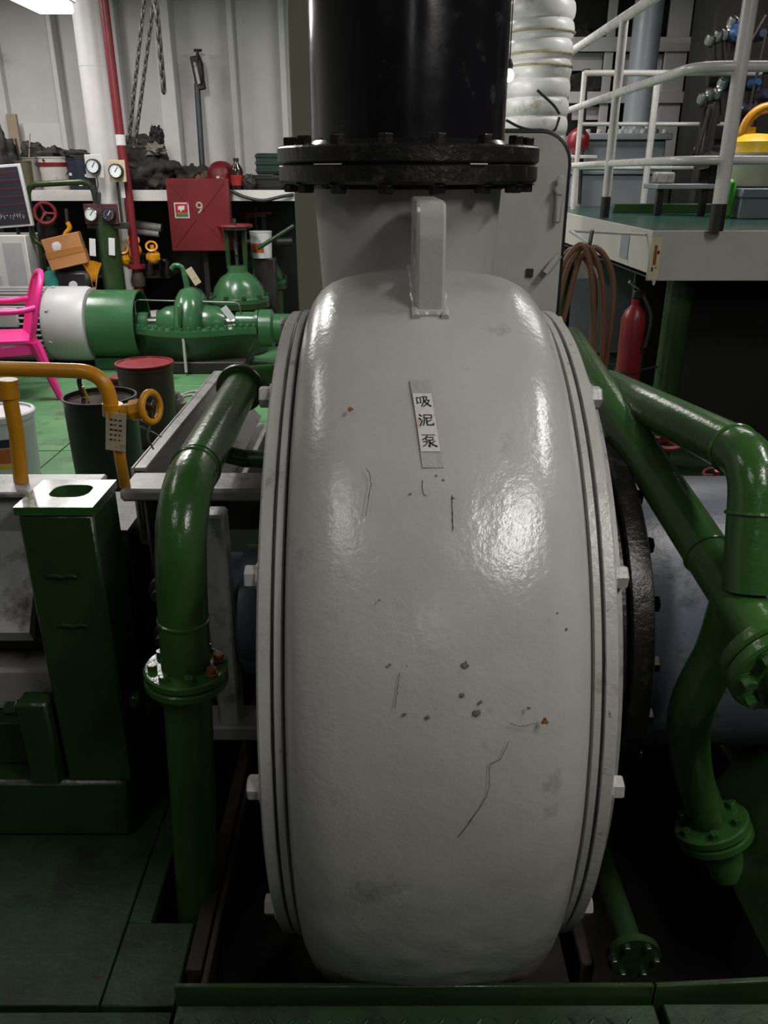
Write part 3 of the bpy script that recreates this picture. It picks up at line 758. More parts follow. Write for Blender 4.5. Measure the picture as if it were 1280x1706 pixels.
for i, (a_, hh) in enumerate(((138,.05),(146,.05),(152,.035),(159,.05),(165,.05))):
    r_ = br*.955+.003; aa = rad(a_)
    M = Matrix.Translation((bx-r_*math.sin(aa), by+r_*math.cos(aa), .135))@Matrix.Rotation(aa,4,'Z')
    mb.box((-.004,-.002,0),(.004,.002,hh),M)
    if i in (0,3): mb.box((-.012,-.002,hh),(.012,.002,hh+.006),M)
tag(mb.build('lettering', M_WINK, t, 0), kind='stuff')
t = MB(); rg = at(297,650,4.75)
o = MB().sphere((rg.x,4.78,.13), (.055,.08,.13), 16, 10, None, .45, 5).build('rag', M_CLOTH2); tag(o, 'stained beige rag hanging beside the maroon drum', 'rag')
hs = thing('hose_coil', 'grey hose loops on the floor under the green split-case pump', 'hose', (at(320,650,5.2).x,5.2,.002))
for i, (R_, dz) in enumerate(((.16,.012),(.19,.03))):
    c_ = at(312+i*6,655,5.2); mb = MB()
    mb.tube([V((c_.x+R_*math.cos(a), 5.2+R_*.9*math.sin(a), dz+.10*max(0,math.sin(a))**2)) for a in [2*PI*k/40 for k in range(40)]], .010, 8, closed=True)
    mb.build('loop', M_STEEL, hs)
rt = at(201,634,4.95)
o = MB().cbox((rt.x-.06,4.9,.30),(rt.x+.06,5.0,.335),.01).cbox((rt.x-.05,4.91,.002),(rt.x+.05,4.99,.2995),.005).build('jack_stand', M_RED); tag(o, 'small red box just left of the maroon drum', 'box')

# ================================================================== pink chair
CH = thing('plastic_chair', 'bright pink plastic armchair in front of the grey motor', 'chair', (-2.75,5.75,.002))
MC = Matrix.Translation((-2.75,5.75,.003))@Matrix.Rotation(rad(207),4,'Z')     # local x: forward
W2 = .27
def back_pt(u, v):   # v: height 0..1, u -1..1
    return MC@V((-.22-.13*v-.02*(1-u*u)+0.02, u*W2*(1-.05*v), .42+.44*v))
mb = MB()
rim = [back_pt(-.92,0)]+[back_pt(-.98,.25),back_pt(-.98,.55),back_pt(-.88,.80),back_pt(-.6,.95),back_pt(0,1),back_pt(.6,.95),back_pt(.88,.80),back_pt(.98,.55),back_pt(.98,.25),back_pt(.92,0)]
MB().tube(spline(rim,5), .021, 10).build('back_frame', M_PINK, CH)
for i in range(7):
    u = -.66+.22*i; vt = .97-.28*abs(u)**2
    MB().tube([back_pt(u,.02), back_pt(u,.35), back_pt(u,.7), back_pt(u,vt)], .0145, 8).build('back_slat', M_PINK, CH)
st = []
nx, ny = 8, 10
for i in range(nx+1):
    for j in range(ny+1):
        fx, fy = i/nx, j/ny*2-1
        st.append(MC@V((-.24+.48*fx, fy*(W2+.0-.01*fx), .415+.02*fx-.03*(fx-1)**2*0+.012*abs(fy)**3-(.035 if i==nx else 0))))
mb = MB(); k = ny+1
mb.v = st+[p-V((0,0,.018)) for p in st]; n_ = len(st)
for i in range(nx):
    for j in range(ny):
        a,b,c,d = i*k+j,(i+1)*k+j,(i+1)*k+j+1,i*k+j+1
        mb.f += [[a,b,c,d],[n_+d,n_+c,n_+b,n_+a]]
edge = [i*k for i in range(nx+1)]+[nx*k+j for j in range(1,ny+1)]+[i*k+ny for i in range(nx-1,-1,-1)]+[j for j in range(ny-1,0,-1)]
for a,b in zip(edge, edge[1:]+edge[:1]): mb.f.append([a,n_+a,n_+b,b])
mb.build('seat', M_PINK, CH)
for s in (-1,1):
    MB().tube(spline([back_pt(s*.97,.52), MC@V((-.14,s*.295,.635)), MC@V((.08,s*.30,.64)), MC@V((.20,s*.29,.62)), MC@V((.235,s*.28,.53)), MC@V((.235,s*.265,.42))],6), [.021]*31, 10).build('armrest', M_PINK, CH)
    for (xa, xb) in ((-.22,-.33),(.22,.27)):
        p = [MC@V((xa,s*.255,.415)), MC@V(((xa+xb)/2,s*.27,.2)), MC@V((xb,s*.285,0))]
        MB().tube(p, [.042,.034,.022], 8).build('leg', M_PINK, CH)
    MB().cbox((-.22,s*.255-.008,.33),(.22,s*.255+.008,.40),.004,MC).build('apron', M_PINK, CH)

# ================================================================== electric motor and split-case pump
MY, MZ = 6.72, .36
def mx(px): return (px-640)/FPX*(MY*_c+(CAM_H-MZ)*_s)
EM = thing('electric_motor', 'big grey finned electric motor behind the pink chair', 'motor', (-3.2,MY,.002))
MB().lathe([(0,0),(.265,0),(.265,.95),(0,.95)], (mx(-80),MY,MZ), XA, 48).build('stator', M_DARK, EM, 30)
MB().lathe([(.0,0),(.285,0),(.295,.01),(.300,.03),(.300,.30),(.285,.335),(.20,.35),(0,.35)], (mx(93),MY,MZ), XA, 64).build('end_bell', M_MOTOR, EM, 35)
fin = mesh_only(MB().cbox((0,-.006,.262),(mx(93)-mx(-78),.006,.298),.002), 'fin', M_MOTOR, 0)
for k in range(40):
    inst(fin, 'fin', EM, Matrix.Translation((mx(-78),MY,MZ))@Matrix.Rotation(2*PI*k/40,4,'X'))
MB().cbox((mx(20),MY-.30,MZ+.02),(mx(60),MY-.255,MZ+.17),.008).build('terminal_plate', M_MOTOR, EM)
MB().cbox((mx(-70),MY-.26,.002),(mx(100),MY+.26,.075),.008).build('foot', M_DARK, EM)
for a in (20,100,150,200): 
    bolt(EM, 'bolt', M_MOTOR, (mx(93)+.06, MY+.300*math.cos(rad(a)), MZ+.300*math.sin(rad(a))), (0,math.cos(rad(a)),math.sin(rad(a))), .016, .012)
CG = thing('coupling_guard', 'green drum-shaped coupling guard between motor and green pump', 'guard', (mx(180),MY,.002))
gx0, gx1 = mx(158)+.0, mx(213)
MB().lathe([(.265,.365-.28),(.272,.09),(.272,.46),(.265,.465),(.25,.46),(.25,.09)], (mx(93)+.27,MY,MZ), XA, 56).build('drum', M_GREENM, CG, 35)
MB().lathe([(.0,.24),(.25,.24)], (mx(93)+.27,MY,MZ), XA, 40).build('end_disc', M_DARK, CG)
MB().cbox((mx(160),MY-.12,.002),(mx(205),MY+.12,.10),.006).build('stand', M_GREENM, CG)

SPU = thing('split_case_pump', 'glossy green horizontal split-case pump beside the grey motor', 'pump', (mx(325),MY,.002))
pxc = mx(324)
# upper volute hump, axis along x
mb = MB().lathe([(0,-.11),(.16,-.11),(.24,-.10),(.275,-.075),(.292,-.035),(.297,0),(.292,.035),(.275,.075),(.24,.10),(.16,.11),(0,.11)], (pxc,MY,MZ), XA, 48)
mb.build('volute', M_GREENM, SPU, 50)
MB().cbox((pxc-.045,MY-.315,MZ+.02),(pxc-.015,MY-.20,MZ+.20),.012).build('rib', M_GREENM, SPU)
for s in (-1,1):
    MB().lathe([(0,.02),(.10,.03),(.14,.10),(.15,.18),(.15,.24),(0,.24)], (pxc+s*.31,MY,MZ), (-s,0,0), 32).build('stuffing_dome', M_GREENM, SPU, 45)
    MB().lathe([(0,0),(.075,0),(.085,.01),(.085,.16),(.10,.165),(.10,.19),(.07,.20),(0,.20)], (pxc+s*.36,MY,MZ+.01), (s,0,0), 28).build('bearing_housing', M_GREENM, SPU, 35)
    MB().lathe([(0,0),(.045,0),(.045,.12),(0,.12)], (pxc+s*.25,MY,MZ+.01), (s,0,0), 20).build('shaft', M_CHROME, SPU)
MB().cyl((pxc-.57,MY,MZ+.01),(pxc-.60,MY,MZ+.01),.05,n=20).build('shaft', M_GREENM, SPU)
# joint flange: plate with wavy outline, bolted
out = [(pxc-.50,MY-.16),(pxc-.40,MY-.18),(pxc-.22,MY-.29),(pxc,MY-.345),(pxc+.22,MY-.29),(pxc+.40,MY-.18),(pxc+.55,MY-.16),(pxc+.55,MY+.16),(pxc+.40,MY+.18),(pxc+.22,MY+.29),(pxc,MY+.345),(pxc-.22,MY+.29),(pxc-.40,MY+.18),(pxc-.50,MY+.16)]
MB().prism(out, MZ-.055, MZ-.01).build('joint_flange', M_GREENM, SPU, 30)
for a, b in zip(out, out[1:7]):
    for f in (.15,.5,.85):
        x_, y_ = a[0]+(b[0]-a[0])*f, a[1]+(b[1]-a[1])*f+.03
        if (y_ < MY-.10): bolt(SPU, 'nut', M_GREENM, (x_, y_, MZ-.0098), (0,0,1), .018, .03)
MB().add([(x,MY+(y-MY)*1,MZ-.055) for x,y in out]+[(pxc+(x-pxc)*.8,MY+(y-MY)*.7,.10) for x,y in out], [tuple(range(13,-1,-1)),tuple(range(14,28))]+[(i,(i+1)%14,14+(i+1)%14,14+i) for i in range(14)]).build('pump_base', M_GREEND, SPU, 30)
MB().cbox((pxc-.45,MY-.28,.002),(pxc+.45,MY+.28,.0995),.01).build('foot', M_DARK, SPU)
MB().lathe([(0,.0),(.155,0),(.155,.10),(.12,.12),(.12,.30),(0,.30)], (pxc+.56,MY,MZ-.04), XA, 36).build('suction_branch', M_GREENM, SPU, 35)
g = V((pxc-.02,MY,MZ+.285))
MB().tube(spline([g, g+V((-.01,0,.10)), g+V((-.03,0,.165)), g+V((-.08,0,.18)), g+V((-.115,0,.15))],6), [.024]*8+[.02]*17, 12).build('vent_pipe', M_GREENM, SPU)
MB().cbox((-.03,-.002,-.07),(.03,.002,.07),.001,Matrix.Translation(g+V((.07,-.05,.10)))@Matrix.Rotation(rad(-30),4,'Y')).build('tag', M_TAG, SPU, 0)
MB().cbox((-.028,-.002,-.06),(.028,.002,.06),.001,Matrix.Translation((pxc+.33,MY-.17,MZ+.11))@Matrix.Rotation(rad(-35),4,'Y')).build('tag', M_WPLAST, SPU, 0)
MB().tube(fillet([(pxc-.45,MY-.05,MZ+.03),(pxc-.45,MY-.05,MZ+.20),(pxc+.40,MY-.05,MZ+.18),(pxc+.42,MY-.05,MZ+.03)],.04,5), .006, 8).build('seal_water_pipe', M_CHROME, SPU)
MB().cyl((pxc-.01,MY-.33,MZ-.06),(pxc-.01,MY-.34,.03),.012,n=8).build('drain_pipe', M_LGREY, SPU)

# green gate valves with red handwheels
def gate_valve(x, y, zb, sc_, label, full=True):
    t = thing('gate_valve', label, 'valve', (x,y,.002))
    zw = zb+.62*sc_
    MB().torus((x,y,zw), (0,0,1), .155*sc_, .014, 36, 8).build('handwheel', M_RED, t)
    for k in range(3):
        a = 2*PI*k/3+.5; MB().cyl((x,y,zw),(x+.155*sc_*math.cos(a),y+.155*sc_*math.sin(a),zw),.011,n=8).build('spoke', M_RED, t)
    MB().cyl((x,y,zb+.2),(x,y,zw+.06),.016,n=10).build('stem', M_CHAIN, t)
    for s in (-1,1): MB().cbox((x+s*.075-.02,y-.02,zb+.23*sc_),(x+s*.075+.02,y+.02,zw-.035),.005).build('yoke_arm', M_GREEND, t)
    MB().lathe([(.0,zw-.034),(.10,zw-.034),(.10,zw-.016),(0,zw-.016)],(x,y,0),(0,0,1),24).build('yoke_head', M_GREEND, t)
    MB().lathe([(.0,zb+.26*sc_),(.085,zb+.26*sc_),(.09,zb+.2*sc_),(.17*sc_,zb+.15*sc_),(.235*sc_,zb+.06*sc_),(.255*sc_,zb-.02),(.29*sc_,zb-.025),(.29*sc_,zb-.065)], (x,y,0),(0,0,1),40).build('bonnet', M_GREENM, t, 40)
    MB().lathe([(.29*sc_,zb-.068),(.29*sc_,zb-.11),(.25*sc_,zb-.13),(.25*sc_,.01),(0,.01)], (x,y,0),(0,0,1),40).build('body', M_GREEND, t, 40)
    for k in range(10):
        a = 2*PI*k/10
        bolt(t, 'nut', M_GREEND, (x+.272*sc_*math.cos(a), y+.272*sc_*math.sin(a), zb-.0245), (0,0,1), .018, .03)
    return t
gv = at(402,500,7.35)
gate_valve(gv.x, 7.35, .52, .92, 'green gate valve with red handwheel, nearer one, behind the split-case pump')
gv2 = at(437,500,8.0)
gate_valve(gv2.x, 7.98, .60, .92, 'green gate valve with red handwheel, farther one, against the bulkhead')
wb_ = at(436,445,7.62)
t = thing('white_pail', 'small white pail with orange label beside the red handwheels', 'pail', (wb_.x+.02,7.64,.80))
MB().lathe([(0,.80),(.09,.80),(.10,1.02),(.105,1.025),(.10,1.03),(0,1.028)], (wb_.x+.02,7.64,0),(0,0,1),28).build('body', M_WPLAST, t)
MB().lathe([(.094,.85),(.098,.93)], (wb_.x+.02,7.64,0),(0,0,1),12,rad(120),rad(200)).build('label_print', M_ORANGE, t)
o = MB().cbox((wb_.x-.05,7.58,.002),(wb_.x+.14,7.74,.7995),.01).build('crate', M_DARK); tag(o, 'dark crate under the small white pail', 'crate')
# ================================================================== shelf along the bulkhead
SH = thing('wall_shelf', 'long white-edged shelf along the bulkhead at left', 'shelf', (-2.2,7.9,.002))
SZ = 1.372
MB().cbox((-4.4,7.50,SZ-.012),(-.62,8.29,SZ),.003).build('board', M_STEEL, SH)
MB().cbox((-4.4,7.485,SZ-.085),(-.62,7.499,SZ+.004),.002).build('edge_strip', M_WHITE, SH)
for x in (-4.3,-3.42,-2.55,-1.62,-.68): MB().cbox((x,7.52,.002),(x+.05,7.57,SZ-.0125),.004).build('leg', M_DARK, SH)
MB().cbox((-4.38,7.60,.62),(-1.95,8.25,.64),.003).build('base_board', M_DARK, SH)
BP = MB().box((-4.95,8.292,.003),(-.62,8.298,SZ-.0125)).build('trim_1', M_BACK); struct(BP, 'dark sheet standing for the shade under the shelf')  # shade of the open space under the shelf, put in as a near-black sheet
def blob(name, label, cat, px, py, Y, rx, ry, rz, mat, jit=.5, seed=0, base=None):
    p = at(px,py,Y); z0 = SZ if base is None else base
    mb = MB().sphere((p.x,Y,z0+rz*.9), (rx,ry,rz), 44, 28, None, jit, seed, 2.4)
    for i,q in enumerate(mb.v):
        if q.z < z0+.001: q.z = z0+.001
    return tag(mb.build(name, mat, None, 100), label, cat)
def pail(name, label, cat, px, Y, r, h, mat, bands=(), lump=None, base=SZ, handle=True):
    p = at(px,300,Y); t = thing(name, label, cat, (p.x,Y,base+.001))
    MB().lathe([(0,base+.002),(r*.88,base+.002),(r*.9,base+.01),(r,base+h-.01),(r*1.04,base+h-.008),(r*1.04,base+h),(r*.96,base+h),(r*.93,base+h*.75),(0,base+h*.75)], (p.x,Y,0),(0,0,1),32).build('body', mat, t, 35)
    for z0,z1,m_ in bands:
        MB().lathe([(r*(.9+.1*z0/h)+.0015,base+z0),(r*(.9+.1*z1/h)+.0015,base+z1)], (p.x,Y,0),(0,0,1),28,rad(70),rad(290)).build('band', m_, t)
    if lump: MB().sphere((p.x,Y,base+h+.01),(r*.92,r*.92,lump),20,12,None,.5,px,2.5).build('contents', M_CLOTH, t)
    if handle: MB().tube([(p.x+r*1.05*math.cos(a), Y-r*1.06*abs(math.sin(a))*.6-.01, base+h*.85-.16*math.sin(a)) for a in [PI*k/14 for k in range(15)]], .004, 6).build('handle', M_CHAIN, t)
    return t
blob('black_sack', 'slumped black sack on the shelf at the far left edge', 'sack', -2, 285, 7.75, .17, .15, .27, M_CLOTH, .4, 2)
pail('brown_can', 'brown can of tools on the shelf beside the black sack', 'can', 46, 7.75, .085, .24, paint('brown_tin',(.10,.085,.05),.45,.1,40,.2), handle=False)
for i,(dx,dz,m_,r_) in enumerate(((-.02,.42,M_DARK,.010),(.03,.38,M_CHAIN,.006),(.06,.46,M_WOOD,.006))):
    p = at(46,300,7.75); o = MB().tube([(p.x+dx*.3,7.75,SZ+.06),(p.x+dx*1.7,7.75,SZ+dz)], r_, 8).build('tool_shaft', m_)
    tag(o, ['dark bar standing in the brown can','thin metal rod standing in the brown can','thin pale stick standing in the brown can'][i], 'rod')
pail('grey_pail', 'grey pail topped with a dark bundle, left of the red-banded bucket', 'pail', 66, 7.85, .125, .27, paint('grey_plastic',(.22,.20,.19),.5,.05,30,.1), (), .12)
pail('paint_pail', 'white bucket with a red band on the shelf', 'bucket', 98, 7.68, .135, .27, paint('offwhite_plastic',(.52,.49,.45),.45,.05,30,.1,(.2,.15,.1),.36,10), ((.19,.225,M_RED),), .07)
nb = pail('navy_pail', 'navy blue bucket with white print beside the gauge', 'bucket', 139, 7.68, .115, .26, M_NAVY, (), .06)
mb = MB(); p = at(139,300,7.68)
for i in range(9):
    a = rad(random.uniform(140,220)); r_ = .1125; zz = SZ+random.uniform(.04,.13)
    M = Matrix.Translation((p.x-r_*math.sin(a)*-1, 7.68-r_*abs(math.cos(a)), zz))@Matrix.Rotation(a+PI,4,'Z')
    mb.box((-.016,-.003,-.01),(.016,.003,.012),M)
tag(mb.build('print_patch', M_WINK, nb, 0, weld=False), kind='stuff')
o = MB().cbox((at(26,200,8.36).x-.045,8.30,SZ+.001),(at(26,200,8.36).x+.045,8.35,2.02),.004).build('wooden_board', M_WOOD); tag(o, 'narrow wooden board leaning upright against the bulkhead behind the brown can', 'board')
o = MB().cbox((at(42,250,8.47).x,8.47,SZ+.12),(at(112,250,8.47).x,8.495,1.95),.003).build('glare_sheet', M_PAPER); tag(o, 'white sheet standing for bright reflections on the bulkhead above the buckets', 'sheet')  # pale sheet stands in for light reflected off the wall
blob('rag_pile', 'big dark oily heap of rags on the shelf right of the red pipe', 'rags', 240, 290, 7.72, .27, .17, .17, M_CLOTH, .6, 11)
blob('canvas_bundle', 'dark folded canvas lying on top of the rag heap', 'bundle', 238, 258, 7.80, .17, .12, .09, M_CLOTH, .5, 5, SZ+.27)
blob('grey_rag', 'crumpled pale grey rag on the rag heap beside the wide rib', 'rag', 262, 262, 7.66, .08, .07, .05, M_CLOTH2, .6, 8, SZ+.28)
blob('boot_toe', 'dark pointed boot sticking up from the rag heap', 'boot', 264, 244, 7.86, .06, .10, .10, M_RUB, .6, 3, SZ+.33)
blob('tool_heap', 'jumble of dark tools behind the red fire box', 'tools', 318, 285, 7.85, .17, .14, .10, M_CLOTH, .7, 13)
blob('brown_sponge', 'brown stained lump beside the red helmet', 'sponge', 345, 282, 7.80, .10, .10, .075, paint('stained_sponge',(.16,.10,.06),.8,.5,30,.4,(.03,.03,.02),.5,8), .5, 21)
p = at(371,275,7.75)
t = thing('red_helmet', 'red safety helmet on the shelf above the fire box', 'helmet', (p.x,7.75,SZ+.001))
hz_ = SZ+.165
MB().lathe([(.135,SZ+.07),(.13,SZ+.12),(.118,SZ+.17),(.085,SZ+.215),(.045,SZ+.235),(0,SZ+.24)], (p.x,7.75,0),(0,0,1),32).build('shell', M_RED, t)
MB().lathe([(.128,SZ+.072),(.15,SZ+.062),(.15,SZ+.068),(.13,SZ+.078)], (p.x,7.75,0),(0,0,1),32).build('brim', M_RED, t)
MB().lathe([(0,SZ+.002),(.085,SZ+.002),(.10,SZ+.07),(0,SZ+.071)], (p.x,7.75,0),(0,0,1),24).build('liner', M_RUB, t)
def bottle(px, Y, r, h, mat, capm, label, band=None, base=SZ):
    p = at(px,300,Y); t = thing('bottle', label, 'bottle', (p.x,Y,base+.001))
    MB().lathe([(0,base+.002),(r,base+.004),(r,base+h*.6),(r*.9,base+h*.68),(r*.4,base+h*.85),(r*.36,base+h*.92),(0,base+h*.92)],(p.x,Y,0),(0,0,1),20).build('body', mat, t)
    MB().lathe([(0,base+h*.915),(r*.45,base+h*.915),(r*.45,base+h),(0,base+h)],(p.x,Y,0),(0,0,1),16).build('cap', capm, t, 30)
    if band: MB().lathe([(r+.001,base+h*.15),(r+.001,base+h*.48)],(p.x,Y,0),(0,0,1),24).build('label_band', band, t)
bottle(366, 7.56, .032, .115, M_WPLAST, M_WPLAST, 'small white bottle in front of the red helmet')
bottle(374, 7.56, .028, .10, M_WPLAST, M_WPLAST, 'tiny white bottle just right of the small white one')
bottle(398, 7.62, .055, .26, M_COLA, M_RUB, 'dark cola bottle with a red label on the shelf', paint('red_label',(.30,.02,.015),.4,0,30,.1))
p = at(450,290,7.75)
def crate(px0, px1, Y0, Y1, z0, z1, mat, name, label, ribs=3):
    x0_, x1_ = at(px0,290,Y0).x, at(px1,290,Y0).x
    t = thing(name, label, 'crate', ((x0_+x1_)/2,(Y0+Y1)/2,z0+.001))
    MB().cbox((x0_,Y0,z0+.001),(x1_,Y1,z1),.012).build('body', mat, t)
    for i in range(ribs):
        zz = z0+(z1-z0)*(i+.6)/ribs
        MB().cbox((x0_-.006,Y0-.008,zz-.012),(x1_+.006,Y0-.0005,zz+.012),.003).build('rib', mat, t)
crate(415, 474, 7.62, 7.95, SZ, SZ+.125, M_BLACKP, 'black_tool_case', 'black ribbed tool case on the shelf, lower of two', 2)
crate(430, 470, 7.66, 7.92, SZ+.126, SZ+.30, paint('dark_green_plastic',(.012,.03,.024),.35,.05,40,.2), 'green_tool_case', 'dark green ribbed case on top of the black tool case', 3)
crate(475, 488, 7.60, 7.75, SZ, SZ+.10, M_STEEL, 'grey_box', 'small grey box at the right end of the shelf', 1)
blob('wire_bundle', 'bundle of black binding wire on the right end of the shelf', 'wire', 482, 285, 7.95, .13, .12, .17, M_CLOTH, .3, 31)
blob('round_flask', 'small rounded black flask beside the cola bottle', 'flask', 418, 300, 7.60, .06, .06, .07, M_RUB, .2, 33)
o = MB().tube(spline([at(388,318,7.47)+V((0,0,0)), at(410,328,7.44), at(440,334,7.44), at(470,328,7.44), at(492,324,7.47)],6), .014, 8).build('black_cable', M_RUB); tag(o, 'black cable sagging along the shelf edge at right', 'cable')

# leaning pole with a clamp
PT = thing('clamp_pole', 'dark pole with a pipe clamp leaning against the bulkhead', 'pole', (at(340,270,8.32).x,8.3,SZ+.001))
b0, b1 = at(341,300,8.24), at(331,140,8.36); b0.z = SZ+.002
MB().tube([b0,b1], .027, 12).build('shaft', paint('dark_teal_metal',(.02,.03,.03),.4,.1,40,.2), PT)
MB().tube([b1, at(332,83,8.38)], .014, 8).build('screw', M_DARK, PT)
MB().cbox((-.045,-.02,-.14),(.045,.02,.14),.01,Matrix.Translation(at(333,122,8.35))@Matrix.Rotation(rad(-8),4,'Y')).build('clamp_body', M_DARK, PT)
MB().sphere(at(336,118,8.33),(.035,.03,.12),12,8,None,.3,4).build('clamp_jaw', M_RUB, PT)
MB().cyl(at(326,84,8.38),at(339,84,8.38),.012,n=8).build('tee_handle', M_DARK, PT)
MB().cbox((-.015,-.01,-.09),(.015,.01,.09),.004,Matrix.Translation(at(331,122,8.31))@Matrix.Rotation(rad(-8),4,'Y')).build('clamp_strap', M_LGREY, PT)

# hanging chains
CHM = {}
def chain(pts, L, r, label):
    if (L, r) not in CHM:
        o_ = rrect(-L*.25,-L*.5-r,L*.25,L*.5+r,L*.24,3)
        CHM[L, r] = mesh_only(MB().tube([(x,0,y) for x,y in o_], r, 5, closed=True), 'link', M_CHAIN)
    t = thing('hanging_chain', label, 'chain', pts[0])
    d_ = (V(pts[1])-V(pts[0])); n = int(d_.length/(L*.95)); u = d_.normalized()
    M0 = basis(pts[0], u)
    for i in range(n):
        inst(CHM[L, r], 'link', t, Matrix.Translation(V(pts[0])+u*(L*.95*(i+.5))) @ M0.to_3x3().to_4x4() @ Matrix.Rotation(PI/2*(i%2)+.4,4,'Z'))
    return t
hook = at(258,-60,6.5)
chain([at(250,-60,6.5), at(216,245,6.5)], .046, .0065, 'long chain strand hanging slanted, leftmost of the three')
chain([at(267,-60,6.52), at(227,246,6.52)], .046, .0065, 'long chain strand hanging slanted, middle of the three')
chain([at(257,-60,6.48), at(277,166,6.48)], .058, .011, 'short thick chain end hanging free in front of the wide white rib')

# vertical pipes on the bulkhead
WP = thing('white_pipe', 'thick white vertical pipe in front of the bulkhead at left', 'pipe', (at(176,250,7.36).x,7.36,.002))
xw = at(170,200,7.36).x
MB().cyl((xw,7.36,.003),(xw,7.36,3.395),.114,n=36).build('pipe_body', M_WALL, WP)
MB().cyl((xw,7.36,2.30),(xw,7.36,2.33),.116,n=36).build('weld_ring', M_WALL, WP)
RP = thing('red_pipe', 'slim red fire main pipe running down beside the white pipe', 'pipe', (at(212,430,7.22).x,7.22,.002))
xr = at(200,200,7.22).x
MB().tube([(xr+.012,7.22,.01),(xr+.012,7.22,1.5),(xr,7.22,1.62),(xr-.01,7.22,3.395)], .036, 18).build('pipe_body', M_RED, RP)
MB().lathe([(0,0),(.075,0),(.075,.03),(0,.03)], (xr+.012,7.22,.75),(0,0,1),20).build('flange', M_RED, RP, 30)
MB().lathe([(.0,0),(.055,0),(.06,.05),(.045,.12),(0,.12)], (xr+.012,7.22,.60),(0,0,1),20).build('valve_body', M_RUSTY, RP, 30)
MB().cbox((xr-.06,7.17,1.32),(xr-.0,7.175,1.45),.001).build('tag', M_PAPER, RP, 0)
mb = MB()
MB().cyl((xr,7.22,1.72),(xr,7.22,1.80),.039,n=18).build('paint_patch', M_WALL, RP)

# gauges
def gauge(px, py, Y, rpx, label, rim, face, board, bw=0, bh=0):
    p = at(px,py,Y); r = px2m(rpx,p)
    t = thing('pressure_gauge', label, 'gauge', p)
    if board:
        w_, h_ = px2m(bw,p)/2, px2m(bh,p)/2
        MB().cbox((p.x-w_,Y+.031,p.z-h_),(p.x+w_,Y+.045,p.z+h_),.003).build('board', board, t)
    MB().lathe([(0,-.03),(r*1.05,-.03),(r*1.05,.018),(r*.95,.024),(r*.88,.018)], (p.x,Y,p.z),(0,-1,0),32).build('case', rim, t, 30)
    f = MB().lathe([(0,.0165),(r*.9,.0165)], (p.x,Y,p.z),(0,-1,0),32).build('dial', face, t)
    M = Matrix.Translation((p.x,Y-.0175,p.z))@Matrix.Rotation(rad(35),4,'Y')
    MB().box((-.003,-.001,-r*.2),(.003,.0005,r*.7),M).build('needle', M_INK if face is M_GLASSW else M_WINK, f, 0)
    tk = MB()
    for k in range(11):
        a = rad(-135+27*k); M = Matrix.Translation((p.x,Y-.0172,p.z))@Matrix.Rotation(a,4,'Y')
        tk.box((-.0015,-.0004,r*.68),(.0015,.0004,r*.82),M)
    tag(tk.build('scale_marks', M_INK if face is M_GLASSW else M_WINK, f, 0, weld=False), kind='stuff')
    return t
M_MAROON = paint('maroon_board',(.06,.02,.022),.5,.1,40,.2)
gauge(158, 277, 7.06, 11, 'black-rimmed pressure gauge on a white board over the white pipe', M_RUB, M_GLASSW, M_WALL, 30, 36)
gauge(196, 285, 7.06, 11, 'white-faced pressure gauge on a beige board in front of the red pipe', M_RUB, M_GLASSW, M_TAG, 28, 34)
gauge(155, 357, 7.06, 10, 'white-faced pressure gauge on the maroon board, lower left of four', M_CHROME, M_GLASSW, M_MAROON, 28, 32)
gauge(184, 357, 7.06, 10, 'dark-faced pressure gauge on the maroon board, lower right of four', M_RUB, M_BOARD, M_MAROON, 28, 32)
GS = thing('gauge_stand', 'thick green upright pipe carrying the gauge boards', 'stand', (at(195,520,7.16).x,7.17,.002))
xg = at(188,420,7.17).x
MB().tube([(xg-.005,7.17,.003),(xg-.005,7.17,1.18)], [.094,.086], 24).build('post', M_GREEND, GS)
MB().cbox((at(142,330,7.12).x,7.111,1.08),(at(214,330,7.12).x,7.125,1.13),.004).build('crossbar', M_DARK, GS)
for pxg in (158,196): MB().cyl((at(pxg,290,7.12).x,7.13,1.13),(at(pxg,290,7.12).x,7.13,1.60),.012,n=10).build('gauge_pipe', M_DARK, GS)
for (pxa, pya) in ((157,412),(189,411)):
    p = at(pxa,pya,7.07); MB().cbox((-.026,-.002,-.07),(.026,.002,.07),.001,Matrix.Translation(p)@Matrix.Rotation(rad(6),4,'Y')).build('tag', M_PAPER, GS, 0)
MB().lathe([(0,0),(.055,0),(.055,.05),(0,.05)], at(184,382,7.17),(0,0,-1),16).build('blue_collar', M_NAVY, GS, 30)
MB().tube(spline([at(163,291,7.03),at(166,310,7.02),at(161,326,7.02),at(170,322,7.02),at(168,345,7.03)],6), .005, 6).build('capillary', M_RUB, GS)
# green tube hoop in front of the shelf
HO = thing('tube_hoop', 'dark green bent tube guard frame below the buckets', 'frame', (at(105,400,7.24).x,7.24,.002))
q = [at(*c,7.24) for c in ((85,412),(58,402),(48,308),(156,302),(164,345))]
q[-1].z = q[-1].z
MB().tube(fillet(q, .10, 6), .024, 12).build('hoop', M_GREEND, HO)
MB().cyl((q[1].x+.05,7.24,.003),(q[1].x+.05,7.24,q[1].z-.02),.02,n=10).build('leg', M_GREEND, HO)
MB().cyl((q[-1].x,7.24,.003),(q[-1].x,7.24,q[-1].z+.04),.02,n=10).build('leg', M_GREEND, HO)
